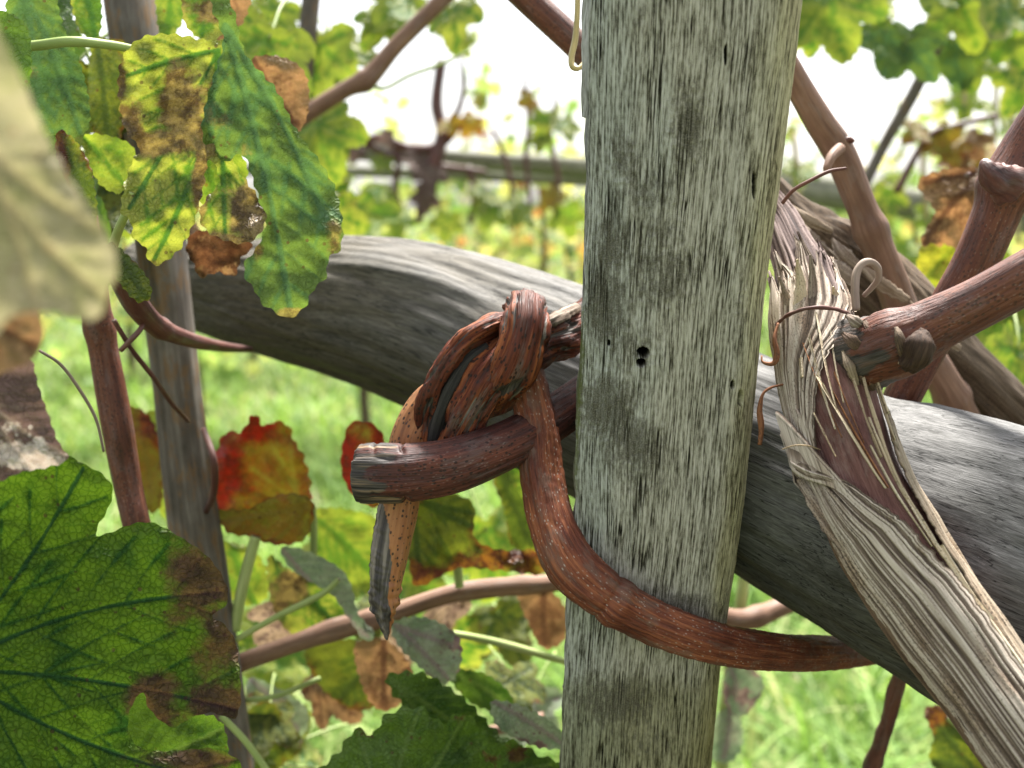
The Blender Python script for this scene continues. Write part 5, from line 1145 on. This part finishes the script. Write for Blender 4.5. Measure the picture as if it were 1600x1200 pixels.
    traced_leaf('leaf', [(1140, 1040), (1180, 1050), (1192, 1075), (1170, 1110), (1150, 1120), (1132, 1090)], L_GREY, .72, t, base=(1140, 1040), tips=[(1160, 1110)], step=6, stains=[(1160, 1080, 40, 40, .5)])
    traced_leaf('leaf', [(1120, 1120), (1150, 1110), (1160, 1160), (1140, 1190), (1112, 1180)], L_GREY, .75, t, base=(1140, 1110), tips=[(1130, 1185)], step=6)
    traced_leaf('leaf', [(1445, 1110), (1480, 1105), (1520, 1140), (1555, 1190), (1560, 1230), (1500, 1230), (1455, 1190), (1460, 1150)], L_OLIVE, .66, t, base=(1540, 1220), tips=[(1460, 1120), (1460, 1190)], step=6, stains=[(1460, 1115, 26, 18, .7)])
    limb('petiole', [(1480, 1120, .66, 5), (1510, 1150, .66, 5), (1545, 1195, .66, 5), (1590, 1260, .68, 5)], M_STEM, t, 8, .003)
right_leaves()

# ------------------------------------------------------------------ the far trellis, vines and fallen leaves
def far_trellis():
    t = thing('trellis', 'far mossy pole trellis with two level rails behind the post', 'trellis', P3(700, 900, 2.2))
    def rail(c): limb('rail', c, M_POLE, t, 20, .02, lambda th, s, r, g, L: r * .16 * perlin(g * (30, 30, 3)))
    rail([(380, 215, 2.35, 13), (540, 233, 2.3, 15), (700, 248, 2.25, 14), (910, 262, 2.2, 17), (1100, 282, 2.15, 22), (1260, 298, 2.1, 24), (1450, 322, 2.05, 24), (1700, 355, 2.0, 24)])
    rail([(380, 265, 2.45, 9), (540, 268, 2.4, 9), (700, 272, 2.35, 9), (910, 283, 2.3, 9), (1250, 300, 2.25, 9)])
    for (x, y0, d) in ((292, 180, 2.4), (1050, 200, 2.2)):
        p0 = P3(x, y0, d); p1 = p0.copy(); p1[2] = -.1
        limb('upright', [(*p0, .020), (*(p0 * .5 + p1 * .5 + np.array([.01, 0, 0])), .022), (*p1, .024)], M_STAKE, t, 14, .03, d_soft(.1))
    t = thing('dry_vine', 'tangle of dark dry twigs and dead leaves caught on the far rail', 'vine', P3(680, 240, 2.12))
    for c in ([(690, 95, 9), (682, 160, 10), (690, 210, 10), (676, 262, 12), (660, 310, 9), (655, 350, 5)], [(545, 245, 7), (590, 215, 8), (640, 232, 9), (690, 226, 7), (730, 180, 4)], [(560, 215, 5), (600, 240, 6), (650, 252, 7), (700, 262, 6), (760, 268, 4)], [(610, 205, 4), (622, 250, 5), (618, 300, 5), (640, 352, 4)], [(686, 205, 5), (712, 180, 5), (724, 140, 4), (720, 90, 3)], [(820, 120, 3), (826, 190, 4), (822, 250, 4), (830, 320, 3)], [(730, 260, 5), (742, 300, 5), (735, 350, 4)], [(733, -40, 4), (726, 30, 4), (718, 70, 3)], [(870, 150, 3), (860, 210, 4), (872, 280, 4), (866, 350, 3)], [(770, 200, 3), (790, 250, 4), (800, 300, 4), (796, 360, 3)]):
        limb('twig', [(x, y, 2.12, h) for x, y, h in c], M_CANEDARK, t, 8, .01, d_soft(.2))
    for (px, py, sz, ro, m) in [(650, 245, 30, 170, L_WITHER), (672, 262, 44, 180, L_WITHER), (700, 190, 30, 200, L_RED), (612, 215, 26, 120, L_WITHER), (560, 232, 26, 160, L_WITHER), (668, 300, 36, 175, L_WITHER), (740, 185, 34, 150, L_RED), (850, 180, 40, 170, L_YG), (830, 155, 30, 120, L_ORANGE), (880, 190, 40, 200, L_YG), (735, 20, 34, 170, L_LIME), (722, 60, 30, 200, L_YG), (700, 30, 34, 150, L_YG), (770, 320, 44, 160, L_LIME), (620, 330, 44, 190, L_LIME), (560, 330, 50, 170, L_YG), (885, 330, 44, 190, L_LIME), (845, 210, 30, 170, L_YG), (600, 250, 26, 150, L_YG), (760, 300, 40, 170, L_YG), (590, 300, 44, 190, L_YG), (820, 320, 44, 160, L_YG), (860, 300, 40, 210, L_ORANGE), (700, 340, 40, 170, L_YG)]:
        leaf_at(t, px, py, 2.1, sz, ro, random.uniform(0, 40), random.uniform(-30, 30), m, petiole=False)
far_trellis()

M_FOL = m_blades('far_vine_leaves', [(0.0, (0.10, 0.19, 0.05)), (0.35, (0.24, 0.34, 0.12)), (0.62, (0.44, 0.46, 0.18)), (0.8, (0.55, 0.46, 0.20)), (0.92, (0.36, 0.17, 0.06)), (1.0, (0.16, 0.08, 0.05))], trans=.5)
LOB = np.array([(0, 0), (.35, -.25), (.55, .1), (.38, .3), (.75, .55), (.4, .62), (.18, .72), (0, 1.05), (-.18, .72), (-.4, .62), (-.75, .55), (-.38, .3), (-.55, .1), (-.35, -.25)])
def foliage_mesh(name, n, sx, sy, z0, z1, seed, autumn):
    rs = np.random.default_rng(seed)
    m = len(LOB)
    z = z0 + (z1 - z0) * rs.beta(1.6, 1.7, n)
    p = np.stack([rs.normal(0, sx * .45, n), rs.normal(0, sy * .5, n), z], 1)
    k = n // 4; sh = rs.integers(0, 5, k); bx = rs.normal(0, sx * .5, 5); tp = rs.uniform(.3, .95, 5); tt = rs.random(k)
    p[:k] = np.stack([bx[sh] + .12 * tt * np.sin(sh * 3.) + rs.normal(0, .03, k), rs.normal(0, .06, k), z1 - .15 + tp[sh] * tt], 1)
    p += 0.12 * rs.normal(size=(1, 3)) * 0
    sc = rs.uniform(.04, .085, n)
    # random rotations
    q = rs.normal(size=(n, 4)); q /= np.linalg.norm(q, axis=1)[:, None]
    a, b, c, d = q.T
    ex = np.stack([a*a+b*b-c*c-d*d, 2*(b*c+a*d), 2*(b*d-a*c)], 1); ey = np.stack([2*(b*c-a*d), a*a-b*b+c*c-d*d, 2*(c*d+a*b)], 1)
    ez = np.cross(ex, ey)
    L = LOB
    zz = -.35 * (L[:, 0] ** 2)
    V = p[:, None] + sc[:, None, None] * (ex[:, None] * L[None, :, :1] + ey[:, None] * L[None, :, 1:] + ez[:, None] * zz[None, :, None])
    rn = np.clip(rs.normal(autumn, .22, n), 0, 1)
    i = (np.arange(n) * m)[:, None]
    tri = []
    for k in range(1, m - 1): tri.append(np.concatenate([i, i + k, i + k + 1], 1))
    me = bpy.data.meshes.new(name)
    F = np.vstack(tri); V = V.reshape(-1, 3)
    me.vertices.add(len(V)); me.vertices.foreach_set('co', V.astype(np.float32).ravel())
    me.loops.add(len(F) * 3); me.loops.foreach_set('vertex_index', F.astype(np.int32).ravel())
    me.polygons.add(len(F)); me.polygons.foreach_set('loop_start', np.arange(0, len(F) * 3, 3, dtype=np.int32))
    me.update(calc_edges=True)
    at = me.attributes.new('rnd', 'FLOAT', 'POINT'); at.data.foreach_set('value', np.repeat(rn, m).astype(np.float32))
    me.materials.append(M_FOL); return me

def far_vines():
    fm = [foliage_mesh('foliage', 330, .75, .3, .35, 1.25, 11, .45), foliage_mesh('foliage', 280, .7, .3, .45, 1.35, 12, .62), foliage_mesh('foliage', 240, .65, .3, .3, 1.15, 13, .3)]
    tr = np.array([(0, 0, -.1, .03), (.02, .01, .3, .026), (-.02, 0, .6, .02), (.03, .01, .95, .014), (.0, .0, 1.25, .006)])
    V, F, A = tube_data(tr, 10, .06, d_soft(.15))
    tm = bpy.data.meshes.new('trunk'); tm.from_pydata(V.tolist(), [], F)
    a = tm.attributes.new('gc', 'FLOAT_VECTOR', 'POINT'); a.data.foreach_set('vector', A['gc'].astype(np.float32).ravel())
    tm.materials.append(M_OLDBARK)
    spots = []
    ordw = 'first second third fourth fifth sixth seventh eighth ninth tenth eleventh twelfth thirteenth fourteenth fifteenth sixteenth seventeenth eighteenth nineteenth twentieth'.split()
    roww = ['nearest', 'second', 'third', 'farthest']
    cnt = [0, 0, 0, 0]
    for row, (y, dx) in enumerate(((4.8, .85), (6.8, 1.0), (9.5, 1.3), (14.0, 1.9))):
        wdt = y * .56 + .6
        x = -wdt + (row % 2) * .5
        while x < wdt:
            spots.append((x + random.uniform(-.2, .2), y + random.uniform(-.3, .3), row)); x += dx * random.uniform(.85, 1.15)
    kinds = ['green and yellow', 'mostly yellow', 'pale green']
    for k, (x, y, row) in enumerate(spots):
        o = thing('background_vine', '%s vine, %s from the left in the %s row beyond the trellis' % (kinds[k % 3], ordw[cnt[row]], roww[row]), 'grapevine', (x, y, 0), 'vines in the far rows')
        cnt[row] += 1
        f = bpy.data.objects.new('foliage', fm[k % 3]); f.parent = o; COL.objects.link(f)
        f.rotation_euler = (0, 0, random.choice((0, math.pi)) + random.uniform(-.2, .2)); f.scale = (1, 1, random.uniform(.85, 1.12))
        f['kind'] = 'stuff'
        g = bpy.data.objects.new('trunk', tm); g.parent = o; COL.objects.link(g)
        g.rotation_euler = (0, 0, random.uniform(0, 6))
far_vines()

def fallen():
    pts = [(1230, 1150, 70, L_BROWN, 'tan fallen leaf in the grass right of the post foot'), (1295, 1172, 50, L_ORANGE, 'orange fallen leaf in the grass below the red twig'),
           (1480, 1065, 40, L_BROWN, 'brown fallen leaf in the grass under the peeling trunk'), (1245, 1062, 34, L_PALE, 'pale fallen leaf in the grass under the withy loop'),
           (420, 620, 26, L_BROWN, 'small brown fallen leaf in the grass above the red leaf'), (352, 585, 26, L_PALE, 'pale fallen leaf in the grass between stake and log'),
           (80, 640, 40, L_PALE, 'pale fallen leaf in the grass by the withered leaf at left'), (640, 885, 40, L_ORANGE, 'orange fallen leaf in the grass under the knot')]
    for k, (px, py, sz, mt, lab) in enumerate(pts):
        v = FWD + RGT * (px - 800) * K + UPV * (600 - py) * K
        s = (CAM[2] - .06) / -v[2]; p = CAM + v * s
        o = bpy.data.objects.new('fallen_leaf', GEN[k % len(GEN)]); COL.objects.link(o)
        o.location = p; o.rotation_euler = (random.uniform(-.5, .5), random.uniform(-.5, .5), random.uniform(0, 6)); sc = sz * s * K * .55; o.scale = (sc,) * 3
        o.material_slots[0].link = 'OBJECT'; o.material_slots[0].material = mt
        tag(o, lab, 'leaf', 'fallen leaves in the grass')
fallen()
